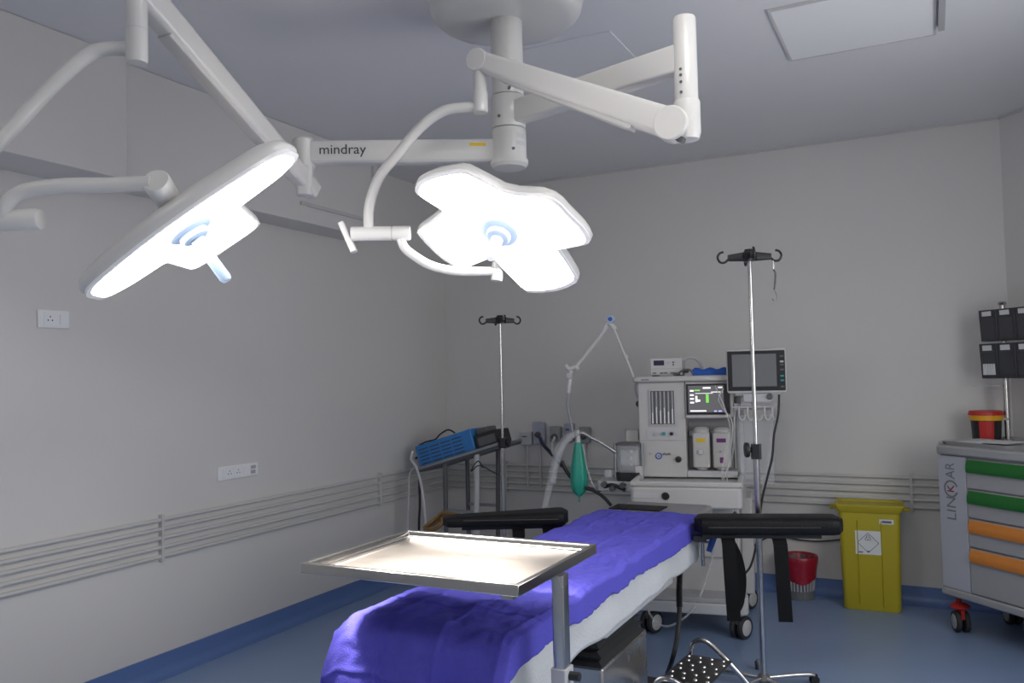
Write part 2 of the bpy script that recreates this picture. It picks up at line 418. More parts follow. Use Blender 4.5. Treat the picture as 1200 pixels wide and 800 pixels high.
# -- first horizontal arm (left), with lettering
z1 = hz(177)
e1 = atz(356,180,z1); a0 = V((hx,hy,z1)); d1 = (e1-a0).normalized()
arm = obj('horizontal_arm', MB().beam(a0+d1*0.05, e1-d1*0.0, 0.06,0.088,0.06,0.088,rnd=0.18), WHITE, lamp, True)
side = d1.cross(V((0,0,1))); side = side if side.dot(CAM-a0) > 0 else -side
upv = V((0,0,1))
tx = -d1 if (-d1).dot(_R) > 0 else d1
def onarm(px): # point along arm nearest pixel column
    best = None
    for i in range(400):
        p = a0.lerp(e1, i/399); dd = p-CAM; x = 600+FPX*dd.dot(_R)/dd.dot(_F)
        if best is None or abs(x-px) < best[0]: best = (abs(x-px), p)
    return best[1]
text('lettering', 'mindray', 0.052, onarm(403)+side*0.0305+upv*0.005, tx, upv, INK, arm, fit=(onarm(430)-onarm(376)).length)
p = onarm(560)+side*0.0306
obj('warning_label', MB().obox(p+upv*0.02, tx*0.03, upv*0.006, side*0.0004), YLAB, arm, True)
obj('arm_seam', MB().obox(onarm(470)+side*0.0302-upv*0.0365, tx*0.33, upv*0.0012, side*0.0004), LGREY, arm, True)
kz = e1.z
kn = MB().lathe((e1.x,e1.y,0), [(0,kz+0.058),(0.034,kz+0.058),(0.042,kz+0.05),(0.042,kz-0.052),(0.038,kz-0.056),(0,kz-0.056)], n=28)
obj('knuckle', kn, WHITE, lamp, True)
# fork below the knuckle and sprung arm to upper left
TUBE1 = dep(160,-12,2.45)
j1 = V((e1.x,e1.y,kz-0.105)); dsp = (TUBE1-j1); 
fk = MB().beam(V((e1.x,e1.y,kz-0.05)), V((e1.x,e1.y,kz-0.16)), 0.075,0.07,0.055,0.06, up=side, rnd=0.3)
obj('fork', fk, WHITE, lamp, True)
dn = dsp.normalized()
sp_start = j1 - dn*0.06; sp_end = TUBE1 - V((dn.x,dn.y,0)).normalized()*0.02
sa = obj('spring_arm', MB().beam(sp_start, sp_end, 0.062,0.07,0.075,0.095,rnd=0.3), WHITE, lamp, True)
sv, su, _ = basis(dn)
obj('arm_cover', MB().beam(sp_start+dn*0.12-su*0.03, sp_end-dn*0.12-su*0.045, 0.045,0.02,0.055,0.02,rnd=0.3), WHITE2, sa, True)
obj('end_plug', MB().obox(sp_start-dn*0.002-su*0.01, sv*0.016, su*0.012, dn*0.004), DGREY, sa, True)
# head one: vertical tube, yoke pipe, pivot
t1x, t1y = TUBE1.x, TUBE1.y
zt = dep(160,75,2.45).z
obj('head_tube', MB().lathe((t1x,t1y,0), [(0,TUBE1.z+0.12),(0.031,TUBE1.z+0.12),(0.031,zt+0.006),(0.028,zt),(0,zt)], n=28), WHITE, lamp, True)
obj('tube_ring', MB().lathe((t1x,t1y,0), [(0,dep(160,36,2.45).z+0.001),(0.0316,dep(160,36,2.45).z+0.001),(0.0316,dep(160,36,2.45).z-0.001),(0,dep(160,36,2.45).z-0.001)], n=28), LGREY, lamp, True)
obj('tube_clamp', MB().beam(V((t1x,t1y,TUBE1.z+0.02)), V((t1x,t1y,TUBE1.z+0.02))+V((-dn.x,-dn.y,0)).normalized()*0.07, 0.05,0.07,0.05,0.07), WHITE, lamp, True)
yk = [dep(*q) for q in ((160,58,2.45),(140,57,2.45),(112,60,2.44),(85,78,2.42),(50,112,2.4),(10,155,2.36),(-40,205,2.32),(-75,248,2.28),(-70,262,2.26))]
obj('yoke_pipe', MB().tube(yk, 0.0215, n=16, sub=8), WHITE, lamp, True)
piv = [dep(-95,259,2.26), dep(48,257,2.26)]
obj('pivot', MB().lathe(piv[0], [(0,0),(0.03,0),(0.031,0.004),(0.031,(piv[1]-piv[0]).length-0.008),(0.027,(piv[1]-piv[0]).length),(0,(piv[1]-piv[0]).length)], axis=piv[1]-piv[0], n=24), WHITE, lamp, True)
# the lower loop of the yoke
LC1 = dep(222,268,2.4)
N1 = (_R*0.575 - _U*0.80 + _F*0.03).normalized()
E1 = (_R*0.81 + _U*0.58); E1 = (E1 - N1*E1.dot(N1)).normalized(); E2 = N1.cross(E1)
if E2.dot(_F) > 0: E2 = -E2           # E2 points towards the room's front
yk2 = [dep(*q) for q in ((12,262,2.26),(5,245,2.24),(25,226,2.24),(70,218,2.24),(120,217,2.25),(178,215,2.25))]
obj('yoke_pipe', MB().tube(yk2, 0.021, n=16, sub=8), WHITE, lamp, True)
pa = dep(182,211,2.24)
obj('pivot', MB().lathe(pa, [(0,0),(0.035,0),(0.038,0.004),(0.037,0.06),(0.034,0.15),(0,0.15)], axis=ray(182,211)*0.72+(_R*0.55-_U*0.83)*0.62, n=28), WHITE, lamp, True)

def head(center, n, e1, e2, outline, handle_len, dome, lbl):
    """petal lamp head: housing shell, rim, lens, handle; outline in (e1,e2) metres, n = beam direction"""
    W = lambda p, s=1.0, h=0.0: center + e1*(p[0]*s) + e2*(p[1]*s) - n*h
    mb = MB()
    rings = [[W(p,1.0,0.004) for p in outline], [W(p,1.012,0.012) for p in outline], [W(p,1.012,0.022) for p in outline],
             [W(p,0.985,0.038) for p in outline], [W(p,0.90,0.045+dome*0.2) for p in outline], [W(p,0.70,0.045+dome*0.6) for p in outline],
             [W(p,0.40,0.045+dome*0.92) for p in outline], [W(p,0.12,0.045+dome) for p in outline]]
    mb.loft(rings, cap=False); mb.f.append(tuple(len(mb.v)-len(outline)+i for i in range(len(outline))))
    hd = obj('lamp_head', mb, WHITE, lamp, True, label=lbl)
    k = MB(); k.loft([[W(p,1.0,0.004) for p in outline], [W(p,1.0,-0.004) for p in outline], [W(p,0.955,-0.006) for p in outline], [W(p,0.95,0.0) for p in outline]], cap=False)
    obj('lens_rim', k, LENSRIM, hd, True)
    l = MB(); l.loft([[W(p,0.955,-0.003) for p in outline], [W(p,0.93,-0.006) for p in outline]], cap=False)
    l.f.append(tuple(len(l.v)-len(outline)+i for i in range(len(outline)))); 
    obj('lens', l, LENS, hd, True, label='brightly lit white lens of the lamp head')
    h = MB().lathe(center+n*0.004, [(0,0),(0.066,0),(0.066,0.006),(0.056,0.012),(0.044,0.014),(0.040,0.03),(0.034,0.034),(0,0.034)], axis=n, n=32)
    obj('handle_socket', h, HANDLEB, hd, True)
    g = MB().lathe(center+n*0.03, [(0,0),(0.022,0),(0.020,0.03),(0.017,0.05),(0.0175,handle_len-0.01),(0.013,handle_len),(0,handle_len)], axis=n, n=20)
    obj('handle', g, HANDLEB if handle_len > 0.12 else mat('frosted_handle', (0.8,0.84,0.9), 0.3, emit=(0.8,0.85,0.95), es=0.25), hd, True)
    return hd
def rounded(poly, r, n=5):
    out = []
    L = len(poly)
    for i in range(L):
        p = V((*poly[i][:2],0)); a = V((*poly[i-1][:2],0)); b = V((*poly[(i+1)%L][:2],0)); rr = poly[i][2] if len(poly[i]) > 2 else r
        da = (a-p); db = (b-p); k = min(rr, da.length*0.45, db.length*0.45)
        s, e = p+da.normalized()*k, p+db.normalized()*k
        for j in range(n+1):
            t = j/n; q = s*(1-t)**2 + p*2*t*(1-t) + e*t*t; out.append((q.x,q.y))
    return out
# in E1/E2: long lobes left and right, one broad lobe to each side
o1 = [(-0.335,0.10,0.10),(-0.35,-0.06,0.09),(-0.28,-0.10,0.06),(-0.15,-0.12,0.02),(-0.165,-0.40,0.05),(0.11,-0.43,0.06),(0.145,-0.10,0.02),
      (0.32,-0.09,0.06),(0.385,-0.04,0.09),(0.37,0.10,0.10),(0.12,0.15,0.12),(-0.11,0.15,0.12)]
head(LC1, N1, E1, E2, rounded(o1,0.05), 0.155, 0.03, 'lamp head seen edge-on at the upper left, lens lit')

# -- second horizontal arm (right, higher)
z2 = hz(134)
e2p = atz(803,68,z2); b0 = V((hx,hy,z2)); d2 = (e2p-b0).normalized()
obj('horizontal_arm', MB().beam(b0+d2*0.05, e2p, 0.06,0.088,0.06,0.092,rnd=0.18), WHITE, lamp, True)
PD = (e2p-CAM).dot(_F)
pzt, pzb = dep(803,20,PD).z, dep(803,120,PD).z
obj('post', MB().lathe((e2p.x,e2p.y,0), [(0,pzt),(0.034,pzt),(0.037,pzt-0.005),(0.037,pzb),(0,pzb)], n=28), WHITE, lamp, True)
pk = dep(803,165,PD).z
obj('post_knuckle', MB().lathe((e2p.x,e2p.y,0), [(0,pzb),(0.041,pzb),(0.042,pzb-0.005),(0.042,pk+0.02),(0.036,pk),(0,pk)], n=28), WHITE, lamp, True)
sm = MB()
for yy in (85,92,100,112):
    d = (toC*0.8-_R*0.6).normalized(); d.z = 0; d.normalize(); p = V((e2p.x,e2p.y,dep(803,yy,PD).z))+d*0.034
    obj('screw', MB().cyl(p,p+d*0.005,0.005,n=8), DGREY, lamp, True)
TUBE2 = dep(562,72,2.93)
k2 = dep(788,146,PD-0.02)
dn2 = (TUBE2-k2).normalized(); sv2, su2, _ = basis(dn2)
sa2 = obj('spring_arm', MB().beam(k2-dn2*0.02, TUBE2+dn2*0.01, 0.062,0.098,0.058,0.07,rnd=0.3), WHITE, lamp, True)
obj('arm_cover', MB().beam(k2+dn2*0.12-su2*0.05, TUBE2-dn2*0.12-su2*0.034, 0.05,0.018,0.04,0.018,rnd=0.3), WHITE2, sa2, True)
hd_ = V((sv2.x,sv2.y,sv2.z))
obj('joint', MB().cyl(k2-hd_*0.0325,k2+hd_*0.0325,0.054,n=32), WHITE, lamp, True, bevel=0.004)
obj('joint', MB().cyl(TUBE2-hd_*0.031,TUBE2+hd_*0.031,0.04,n=28), WHITE, lamp, True, bevel=0.004)
obj('end_plug', MB().obox(k2-dn2*0.045-su2*0.035, sv2*0.014, su2*0.008, dn2*0.012), DGREY, sa2, True)
zt0, zt1, zt2 = dep(562,62,2.93).z, dep(562,108,2.93).z, dep(562,133,2.93).z
obj('head_tube', MB().lathe((TUBE2.x,TUBE2.y,0), [(0,zt0),(0.024,zt0),(0.024,zt1),(0.0265,zt1-0.004),(0.0265,zt2+0.004),(0.023,zt2),(0,zt2)], n=24), WHITE, lamp, True)
yk = [dep(*q) for q in ((560,126,2.93),(545,126,2.93),(520,130,2.93),(494,148,2.93),(468,178,2.94),(446,205,2.95),(436,228,2.96),(432,248,2.97),(432,268,2.97))]
obj('yoke_pipe', MB().tube(yk, 0.0185, n=16, sub=8), WHITE, lamp, True)
pv = [dep(412,274,2.97), dep(481,273,2.97)]
ax = (pv[1]-pv[0]); L = ax.length
obj('pivot', MB().lathe(pv[0], [(0,0),(0.026,0),(0.026,L*0.68),(0.0235,L*0.68+0.001),(0.0235,L*0.68+0.003),(0.026,L*0.68+0.004),(0.026,L-0.004),(0.023,L),(0,L)], axis=ax, n=24), WHITE, lamp, True)
fl0, fl1 = dep(400,261,2.97), dep(415,295,2.97)
obj('pivot_flange', MB().beam(fl0, fl1, 0.05,0.022,0.05,0.022,up=ax,rnd=0.4), WHITE, lamp, True)
yk = [dep(*q) for q in ((470,280,2.97),(474,290,2.97),(486,300,2.98),(505,311,2.99),(530,317,3.01),(555,318,3.03),(580,317,3.05))]
obj('yoke_pipe', MB().tube(yk, 0.0165, n=16, sub=8), WHITE, lamp, True)
pe = [dep(582,329,3.05), dep(584,298,3.06)]
obj('pivot', MB().lathe(pe[0], [(0,0),(0.019,0),(0.022,0.004),(0.022,(pe[1]-pe[0]).length),(0,(pe[1]-pe[0]).length)], axis=pe[1]-pe[0], n=20), WHITE, lamp, True)
LC2 = dep(586,271,2.88)
N2 = (-_F*0.56 - _R*0.25 - _U*0.78).normalized()
G1 = (_R - N2*_R.dot(N2)).normalized(); G2 = N2.cross(G1)
def on2(x, y):
    d = ray(x, y); t = (LC2-CAM).dot(N2)/d.dot(N2); q = CAM+d*t-LC2; return (q.dot(G1), q.dot(G2))
pix = [(487,219),(490,213),(498,208),(510,203.5),(524,200.5),(538.6,198.4),(547,200),(567,210),(589.6,222),(606.6,226),(635,227.3),(649,232.4),(658,239),(666,248),
       (675,257),(683,265),(689.5,274),(692,280),(690.5,284),(686,286),(672,289),(656,292),(659,297),(663,302),(670,313),(677,324.5),(676,330),(665,336),(652,340),(635,342),(618,341.5),(612,337),(601,326),(589.6,314.6),(583,307),(578,302),(573,302.5),
       (567,304.6),(550,311.7),(541.5,314.6),(536,313.5),(530,310),(518,302),(507.5,293),(499,284),(492,276),(489,272),(490,268.5),(493,266.4),(506,257),(519,246.6),(513,242),(500,234),(489,226.7),(486.5,223)]
head(LC2, N2, G1, G2, [on2(*p) for p in pix], 0.10, 0.045, 'lamp head showing its whole lit petal face, near the middle')
# beams of the two heads
def beam_spot(name, c, n, power, ang, r, blend):
    l = bpy.data.lights.new(name, 'SPOT'); l.energy = power; l.spot_size = math.radians(ang); l.spot_blend = blend
    l.shadow_soft_size = r; l.color = (1.0, 0.94, 0.87)
    o = bpy.data.objects.new(name, l); COL.objects.link(o); o.location = c
    o.rotation_euler = (-n).to_track_quat('Z', 'Y').to_euler()
beam_spot('lamp_beam', LC1+N1*0.2, (atz(500,662,0.96)-(LC1+N1*0.2)).normalized(), BEAM_1, 42, 0.10, 1.0)
beam_spot('lamp_beam', LC2+N2*0.15, N2, BEAM_2, 50, 0.12, 1.0)

# ------------------------------------------------------------------ operating table
TX0, TX1, TY0, TY1, TZ = 2.005, 2.525, -3.86, -1.80, 0.775
tb = thing('operating_table', 'operating table on a steel pedestal under a blue drape', 'operating table', (2.265,-2.9,0))
obj('mattress', MB().rbox(TX0+0.01,TX1-0.01,TY0,TY1,TZ-0.07,TZ-0.006,0.025,'y'), VINYL, tb, True)
obj('table_top', MB().box(TX0+0.03,TX1-0.03,TY0+0.01,TY1-0.02,TZ-0.105,TZ-0.071), DSTEEL, tb, True)
for x in (TX0+0.004, TX1-0.004):
    mb = MB().box(x-0.004,x+0.004,TY0+0.15,TY1-0.03,TZ-0.115,TZ-0.085)
    for y in (-3.4,-2.9,-2.3,-1.95): mb.cyl((x,y,TZ-0.1),(x+(0.03 if x < 2.2 else -0.03),y,TZ-0.1),0.008,n=8)
    obj('side_rail', mb, CHROME, tb, True)
obj('under_frame', MB().box(TX0+0.06,TX1-0.02,-3.05,-2.2,TZ-0.225,TZ-0.106), LGREY, tb, True, bevel=0.006)
obj('head_section', MB().rbox(TX0+0.03,TX1-0.02,TY1+0.032,TY1+0.36,TZ-0.05,TZ+0.004,0.02,'y'), mat('grey_head_pad',(0.27,0.26,0.27),0.5), tb, True)
obj('head_pad_strip', MB().box(TX0+0.03,TX0+0.30,TY1+0.07,TY1+0.22,TZ+0.0042,TZ+0.010), VINYL, tb, True)
pdc = (2.345,-2.83)
obj('bellows', MB().loft([[V((pdc[0]+sx*w,pdc[1]+sy*(w+0.09),z)) for sx,sy in ((-1,-1),(1,-1),(1,1),(-1,1))] for z, w in
     ((0.455,0.15),(0.47,0.13),(0.485,0.145),(0.50,0.12),(0.515,0.135),(0.53,0.11),(0.549,0.11))]), RUBBER, tb, True)
obj('pedestal', MB().box(pdc[0]-0.155,pdc[0]+0.155,pdc[1]-0.25,pdc[1]+0.25,0.09,0.455), STEEL, tb, True, bevel=0.008)
obj('base', MB().rbox(2.02,2.50,-3.40,-2.10,0.022,0.09,0.06,'z'), mat('base_dark',(0.05,0.055,0.065),0.4), tb, True, bevel=0.006)
for x, y in ((2.09,-3.3),(2.43,-3.3),(2.09,-2.2),(2.43,-2.2)):
    obj('foot', MB().lathe((x,y,0), [(0,0),(0.04,0),(0.045,0.01),(0.03,0.022),(0,0.022)], n=16), RUBBER, tb, True)
# rail clamp with blue lever on the right side, near the head
tr = MB(); tr.cyl((TX1+0.004,-1.94,TZ-0.075),(TX1+0.09,-1.94,TZ-0.075),0.019,n=18); tr.cyl((TX1+0.05,-1.94,TZ-0.075),(TX1+0.05,-1.94,TZ-0.20),0.009,n=12)
cl = obj('rail_clamp', tr, CHROME, tb, True, bevel=0.002)
obj('clamp_lever', MB().beam((TX1+0.11,-1.95,TZ-0.05),(TX1+0.085,-1.97,TZ-0.125),0.022,0.03,0.018,0.026,rnd=0.4), BLUEK, cl, True, label='blue lever of the rail clamp')
# hand-control cable hanging from the rail to the floor
cb = [dep(*q) for q in ((797,646,3.82),(797,662,3.81),(796,690,3.78),(796,720,3.75),(793,750,3.7),(788,772,3.68))]
cb = [V((TX1-0.02,-2.0,TZ-0.11))]+[V((p.x,p.y,max(p.z,0.03))) for p in cb]+[V((2.42,-2.05,0.095))]
hc = obj('control_cable', MB().tube(cb, 0.011, n=8, sub=10), BLACKP, tb, True, label='black coiled control cable')
mb = MB(); i = 0
P = smooth(cb, 30)
P = P[20:-20]
for q in P[::2][:46]: mb.lathe(q-V((0,0,0.004)), [(0.009,0),(0.016,0.004),(0.009,0.008)], n=10, cap=True)
obj('cable_coil', mb, BLACKP, hc, True)

# ---- white sheet over the table, hanging down the right and foot sides
def cloth(name, fn, nu, nv, material, thick, label, cat):
    vs = [fn(i/nu, j/nv) for j in range(nv+1) for i in range(nu+1)]
    mb = MB().add(vs, [(j*(nu+1)+i, j*(nu+1)+i+1, (j+1)*(nu+1)+i+1, (j+1)*(nu+1)+i) for j in range(nv) for i in range(nu)])
    o = obj(name, mb, material, ang=180, fix=False)
    s = o.modifiers.new('thickness', 'SOLIDIFY'); s.thickness = thick; s.offset = 1.0
    return tag(o, label, cat)
from mathutils import noise as NZ
def fbm(x, y, z=0): return NZ.noise(V((x,y,z))) + 0.5*NZ.noise(V((2.1*x,2.1*y,z+3))) + 0.25*NZ.noise(V((4.3*x,4.3*y,z+7)))
def sstep(a, b, x):
    t = max(0.0, min(1.0, (x-a)/(b-a))); return t*t*(3-2*t)
def sheet_fn(u, v):
    foot_hang = 0.42; L = TY1+0.02-(TY0-0.012)
    s_ = -foot_hang + v*(foot_hang+L); vv = max(0, s_)/L
    drop_r = 0.15*(1-0.85*sstep(0.91,1.0,vv)) + 0.006*math.sin(vv*17) + 0.004*math.sin(vv*41+1) + 0.03*(1-sstep(0,0.25,vv))
    half = (TX1-TX0)/2+0.012; w = 2*half; cx = (TX0+TX1)/2; R = 0.018
    drop_l = 0.12
    s = -drop_l + u*(drop_l + w + drop_r)         # arc position; 0..w is the top
    y = TY0-0.012; fold = 0.010*fbm(s_*6, s*3, 2)
    if s < 0: x, zz = cx-half-0.003-abs(fold)*1.2, -R+s
    elif s > w:
        t = s-w; x = cx+half+0.003+(0.005+0.007*math.sin(vv*23))*min(1, t/0.1)+abs(fold)*0.4; zz = -R-t
    else: x = cx-half+s; zz = -R*(1-sstep(0,R*1.6,min(s,w-s)))
    if s_ < 0:
        t = -s_; y -= 0.004 + 0.006*math.sin(s*20)*min(1,t/0.2)
        z = TZ-0.004-0.012-t+min(0,zz)*0.9
        x += (x-cx)*0.03*min(1,t/0.3)
    else: y += s_; z = TZ-0.004-0.012*(1-sstep(0,0.03,s_))+zz
    return V((x, y, max(z,0.2)))
cloth('bed_sheet', sheet_fn, 70, 160, SHEET, 0.0015, 'white sheet hanging down the side of the operating table under the blue drape', 'sheet')
# ---- blue drape: covers the top, falls over the foot end and the left side
def drape_fn(u, v):
    foot_hang = 0.52; L = TY1-0.015-(TY0-0.03)
    s = -foot_hang + v*(foot_hang+L)       # along the table, negative = hanging at the foot
    half = (TX1-TX0)/2+0.022; cx = (TX0+TX1)/2; w = 2*half; R = 0.03; left = 0.30
    vv = max(0, s)/L
    right = 0.072 - 0.02*sstep(0.9,1.0,vv) + 0.004*math.sin(vv*9) + 0.0015*math.sin(vv*31)
    a = -left + u*(left + w + right)
    wr = 0.009*(0.6+fbm(a*5+3, s*5, 1)) + 0.005*fbm(a*13, s*9, 5)
    crs = 0.0
    for c0 in (0.17, 0.36, 0.55): crs += 0.0055*math.exp(-((a-c0-0.01*fbm(s*2,c0*9,3))/0.007)**2)
    for c0 in (0.22, 0.60, 0.98, 1.36, 1.74): crs += 0.0055*math.exp(-((s-c0-0.01*fbm(a*3,c0*5,6))/0.007)**2)
    crm = math.exp(-((s-0.95)/0.35)**2)*sstep(0.25,0.5,a)
    crs += crm*0.022*abs(fbm(a*7+s*4, s*6-a*3, 12)) + 0.007*abs(fbm(a*12, s*10, 15))
    top = TZ + 0.010 + max(0.0, wr) + crs + 0.010*max(0, fbm(a*2.2, s*1.6+4, 9))
    if a < 0: x = cx-half-0.012*(1-math.exp(a*12))-0.02*abs(fbm(s*5,a,4)); zz = -R+a
    elif a > w: x = cx+half+0.012+0.002*math.sin(s*17); zz = -0.004-(a-w)
    else: x = cx-half+a; zz = -R*(1-sstep(0,R*1.8,a)) - 0.004*(1-sstep(0,0.03,w-a))
    y = TY0-0.03
    if s < 0:
        t = -s
        sag = 0.020*math.sin(a*26+0.6)*min(1, t/0.22) + 0.012*fbm(a*8, t*3, 6)*min(1, t/0.1)
        y -= crs*0.6 + 0.14*t + 0.03*(1-math.exp(-t*14)) + sag + 0.006*sum(math.exp(-((a-c0)/0.007)**2) for c0 in (0.17,0.36,0.55)) + 0.006*sum(math.exp(-((t-c0)/0.007)**2) for c0 in (0.10,0.30)) + 0.010*fbm(a*9, t*9, 21) + 0.012*abs(fbm(a*4,t*6,11))
        z = TZ + 0.008 - R*0.6 - t + min(0, zz)*0.9
        x += (x-cx)*0.05*min(1,t/0.3)
    else:
        y += s; e = sstep(0, 0.05, s); z = top - R*0.6*(1-e) + zz
        if a < 0: z = TZ+0.008+zz
    return V((x, y, max(z, 0.12)))
cloth('surgical_drape', drape_fn, 170, 420, DRAPE, 0.0012, 'creased royal blue drape spread over the operating table and its foot end', 'drape')

# ------------------------------------------------------------------ arm boards
def arm_board(a, b, w0, w1, z0, z1, label, straps, drop=0.0):
    a = V((*a,0)); b = V((*b,0)); d = (b-a).normalized(); n = V((-d.y,d.x,0)); L = (b-a).length
    t = thing('arm_board', label, 'arm board', (a.x,a.y,z0), 0, 'padded arm boards of the operating table')
    prof = []
    for k in range(25):
        s = k/24; e = min(1, math.sqrt(max(0, 1-(1-min(1, s*L/0.05))**2))*0.75+0.25); e2 = min(1, math.sqrt(max(0, 1-(1-min(1,(1-s)*L/0.05))**2))*0.7+0.3)
        prof.append((s, (w0+(w1-w0)*s)*min(e, e2)))
    mb = MB(); rings = []
    for s, w in prof:
        c = a+d*(L*s); out = []
        for q in range(24):
            an = 2*PI*q/24; ca, sa_ = math.cos(an), math.sin(an)
            ze = z1-drop*s; out.append(c + n*(math.copysign(abs(ca)**0.45, ca)*w/2) + V((0,0,(z0+ze)/2+math.copysign(abs(sa_)**0.5, sa_)*(ze-z0)/2*(0.6+0.4*min(1,w/min(w0,w1))))))
        rings.append(out)
    mb.loft(rings); pad = obj('pad', mb, VINYL, t, True)
    obj('seam', MB().tube([a+d*(L*s)-n*(w*0.49 if n.y > 0 else -w*0.49)*1.0+V((0,0,(z0+z1)/2)) for s, w in prof[2:-2:3]], 0.003, n=6, sub=2), BLACKP, pad, True)
    obj('board', MB().obox(a+d*(L*0.45)+V((0,0,z0-0.008)), d*(L*0.40), n*(min(w0,w1)*0.24), V((0,0,0.0075))), BLACKP, t, True)
    obj('mount', MB().obox(a+d*0.02+V((0,0,z0-0.022)), d*0.03, n*0.025, V((0,0,0.013))), BLACKP, t, True, bevel=0.004)
    for s, ln, loop in straps:
        c = a+d*(L*s); ww = (w0+(w1-w0)*s)/2+0.004
        mb = MB()
        nn = n if n.y < 0 else -n          # side nearer to the photographer
        path = [(c+nn*(-ww*0.3), z0-0.017),(c+nn*(ww*0.5), z0-0.018),(c+nn*(ww*0.8), z0-0.04),(c+nn*(ww*0.85)+d*0.004, z0-ln*0.5),(c+nn*(ww*0.75)+d*0.012, z0-ln)]
        for (p, z), (q, zz) in zip(path, path[1:]):
            P0, P1 = V((p.x,p.y,z)), V((q.x,q.y,zz)); dv = (P1-P0)/2; nv = d.cross(dv).normalized()
            mb.obox((P0+P1)/2, d*0.03, dv*1.02, nv*0.0022)
        if loop:
            pl = [c+nn*(ww*0.35)+V((0,0,z0-0.02)), c+nn*(ww*0.2)+d*0.035+V((0,0,z0-0.1)), c+nn*(ww*0.2)+d*0.05+V((0,0,z0-0.2)), c+nn*(ww*0.35)+d*0.035+V((0,0,z0-0.30)), c+nn*(ww*0.7)+d*0.01+V((0,0,z0-0.335))]
            pl = smooth(pl, 4)
            for P0, P1 in zip(pl, pl[1:]):
                dv = (P1-P0)/2; nv = d.cross(dv).normalized(); mb.obox((P0+P1)/2, d*0.028, dv*1.05, nv*0.002)
        obj('strap', mb, STRAPM, t, True)
    return t
arm_board((2.575,-2.075),(3.18,-1.865),0.18,0.17,0.752,0.832,'long black padded arm board in front of the drip stand, two straps hanging',[(0.22,0.37,True),(0.565,0.37,False)])
arm_board((1.955,-2.085),(1.42,-2.37),0.19,0.13,0.760,0.832,'black padded arm board on the far side of the operating table, behind the steel tray',[(0.16,0.12,False),(0.40,0.12,False)], 0.022)

# ------------------------------------------------------------------ steel tray on a single column (over-table instrument stand)
TRZ = 0.985
q = [atz(*p, TRZ) for p in ((345,661),(614,683),(703,634),(470,622))]
tx0 = (q[0].x+q[3].x)/2; tx1 = (q[1].x+q[2].x)/2; ty0 = (q[0].y+q[1].y)/2; ty1 = (q[2].y+q[3].y)/2
ms = thing('instrument_stand', 'stainless steel instrument tray on one column, standing over the blue drape', 'instrument stand', (tx1-0.02,(ty0+ty1)/2,0))
def rect(ix, z): return [(tx0+ix,ty0+ix,z),(tx1-ix,ty0+ix,z),(tx1-ix,ty1-ix,z),(tx0+ix,ty1-ix,z)]
mb = MB(); zt_, zb_ = TRZ, TRZ-0.03
mb.loft([rect(0.012,zb_+0.001), rect(0,zb_+0.001), rect(0,zt_), rect(0.014,zt_), rect(0.017,zt_-0.004), rect(0.019,zt_-0.018), rect(0.034,zt_-0.020)], cap=False)
o = obj('tray', mb, RIMM, ms, True, bevel=0.0025, label='shallow rectangular steel tray, brightly lit')
mb = MB().loft([rect(0.034,zt_-0.020), rect(0.037,zt_-0.025)], cap=False); mb.f.append((4,5,6,7))
obj('tray_floor', mb, TRAYM, o, True)
f = MB(); f.box(tx0+0.02,tx1-0.004,(ty0+ty1)/2-0.015,(ty0+ty1)/2+0.015,zb_-0.016,zb_-0.001); f.box(tx1-0.06,tx1-0.03,ty0+0.03,ty1-0.03,zb_-0.016,zb_-0.001)
obj('tray_support', f, STEEL, ms, True)
cpx = dep(656.5,690,2.2); cx_, cy_ = max(cpx.x, 2.655), cpx.y
obj('column', MB().rbox(cx_-0.017,cx_+0.017,cy_-0.022,cy_+0.022,0.09,zb_-0.002,0.006,'z'), STEEL, ms, True)
obj('outer_column', MB().rbox(cx_-0.022,cx_+0.022,cy_-0.028,cy_+0.028,0.08,0.71,0.006,'z'), LGREY, ms, True)
kb = MB().cyl((cx_+0.02,cy_,0.69),(cx_+0.05,cy_,0.69),0.012,n=12); obj('knob', kb, BLACKP, ms, True)
f = MB(); f.box(cx_-0.03,cx_+0.03,cy_-0.33,cy_+0.33,0.05,0.085); f.box(cx_-0.45,cx_-0.03,cy_-0.33,cy_-0.28,0.05,0.085)
obj('base', f, STEEL, ms, True, bevel=0.004)
def caster(parent, x, y, r, name='caster', ang=0.4, housing=DGREY, cover=WHITE2, top=None, world=True):
    d = V((math.cos(ang),math.sin(ang),0)); n = V((-d.y,d.x,0)); c = V((x,y,r)); mb = MB()
    for s in (-1,1): mb.cyl(c+n*(s*r*0.18), c+n*(s*r*0.62), r, n=22)
    w = obj(name, mb, RUBBER, parent, world, bevel=r*0.1)
    mb = MB()
    for s in (-1,1): mb.lathe(c+n*(s*r*0.60), [(0,r*0.10),(r*0.62,r*0.08),(r*0.74,0.0),(0,0)], axis=n*s, n=20)
    obj('hub_cap', mb, cover, w, world)
    top = top if top else r*2.35
    mb = MB().obox(c+d*(r*0.1)+V((0,0,r*0.75)), d*(r*0.75), n*(r*0.16), V((0,0,r*0.45))); mb.cyl(c+d*(r*0.3)+V((0,0,r*1.1)), (c.x+d.x*r*0.3,c.y+d.y*r*0.3,top), r*0.25, n=12)
    obj('fork', mb, housing, w, world)
    return w
for x, y in ((cx_,cy_-0.3),(cx_,cy_+0.3),(cx_-0.42,cy_-0.305)): caster(ms, x, y, 0.022, top=0.05, cover=GREYP)

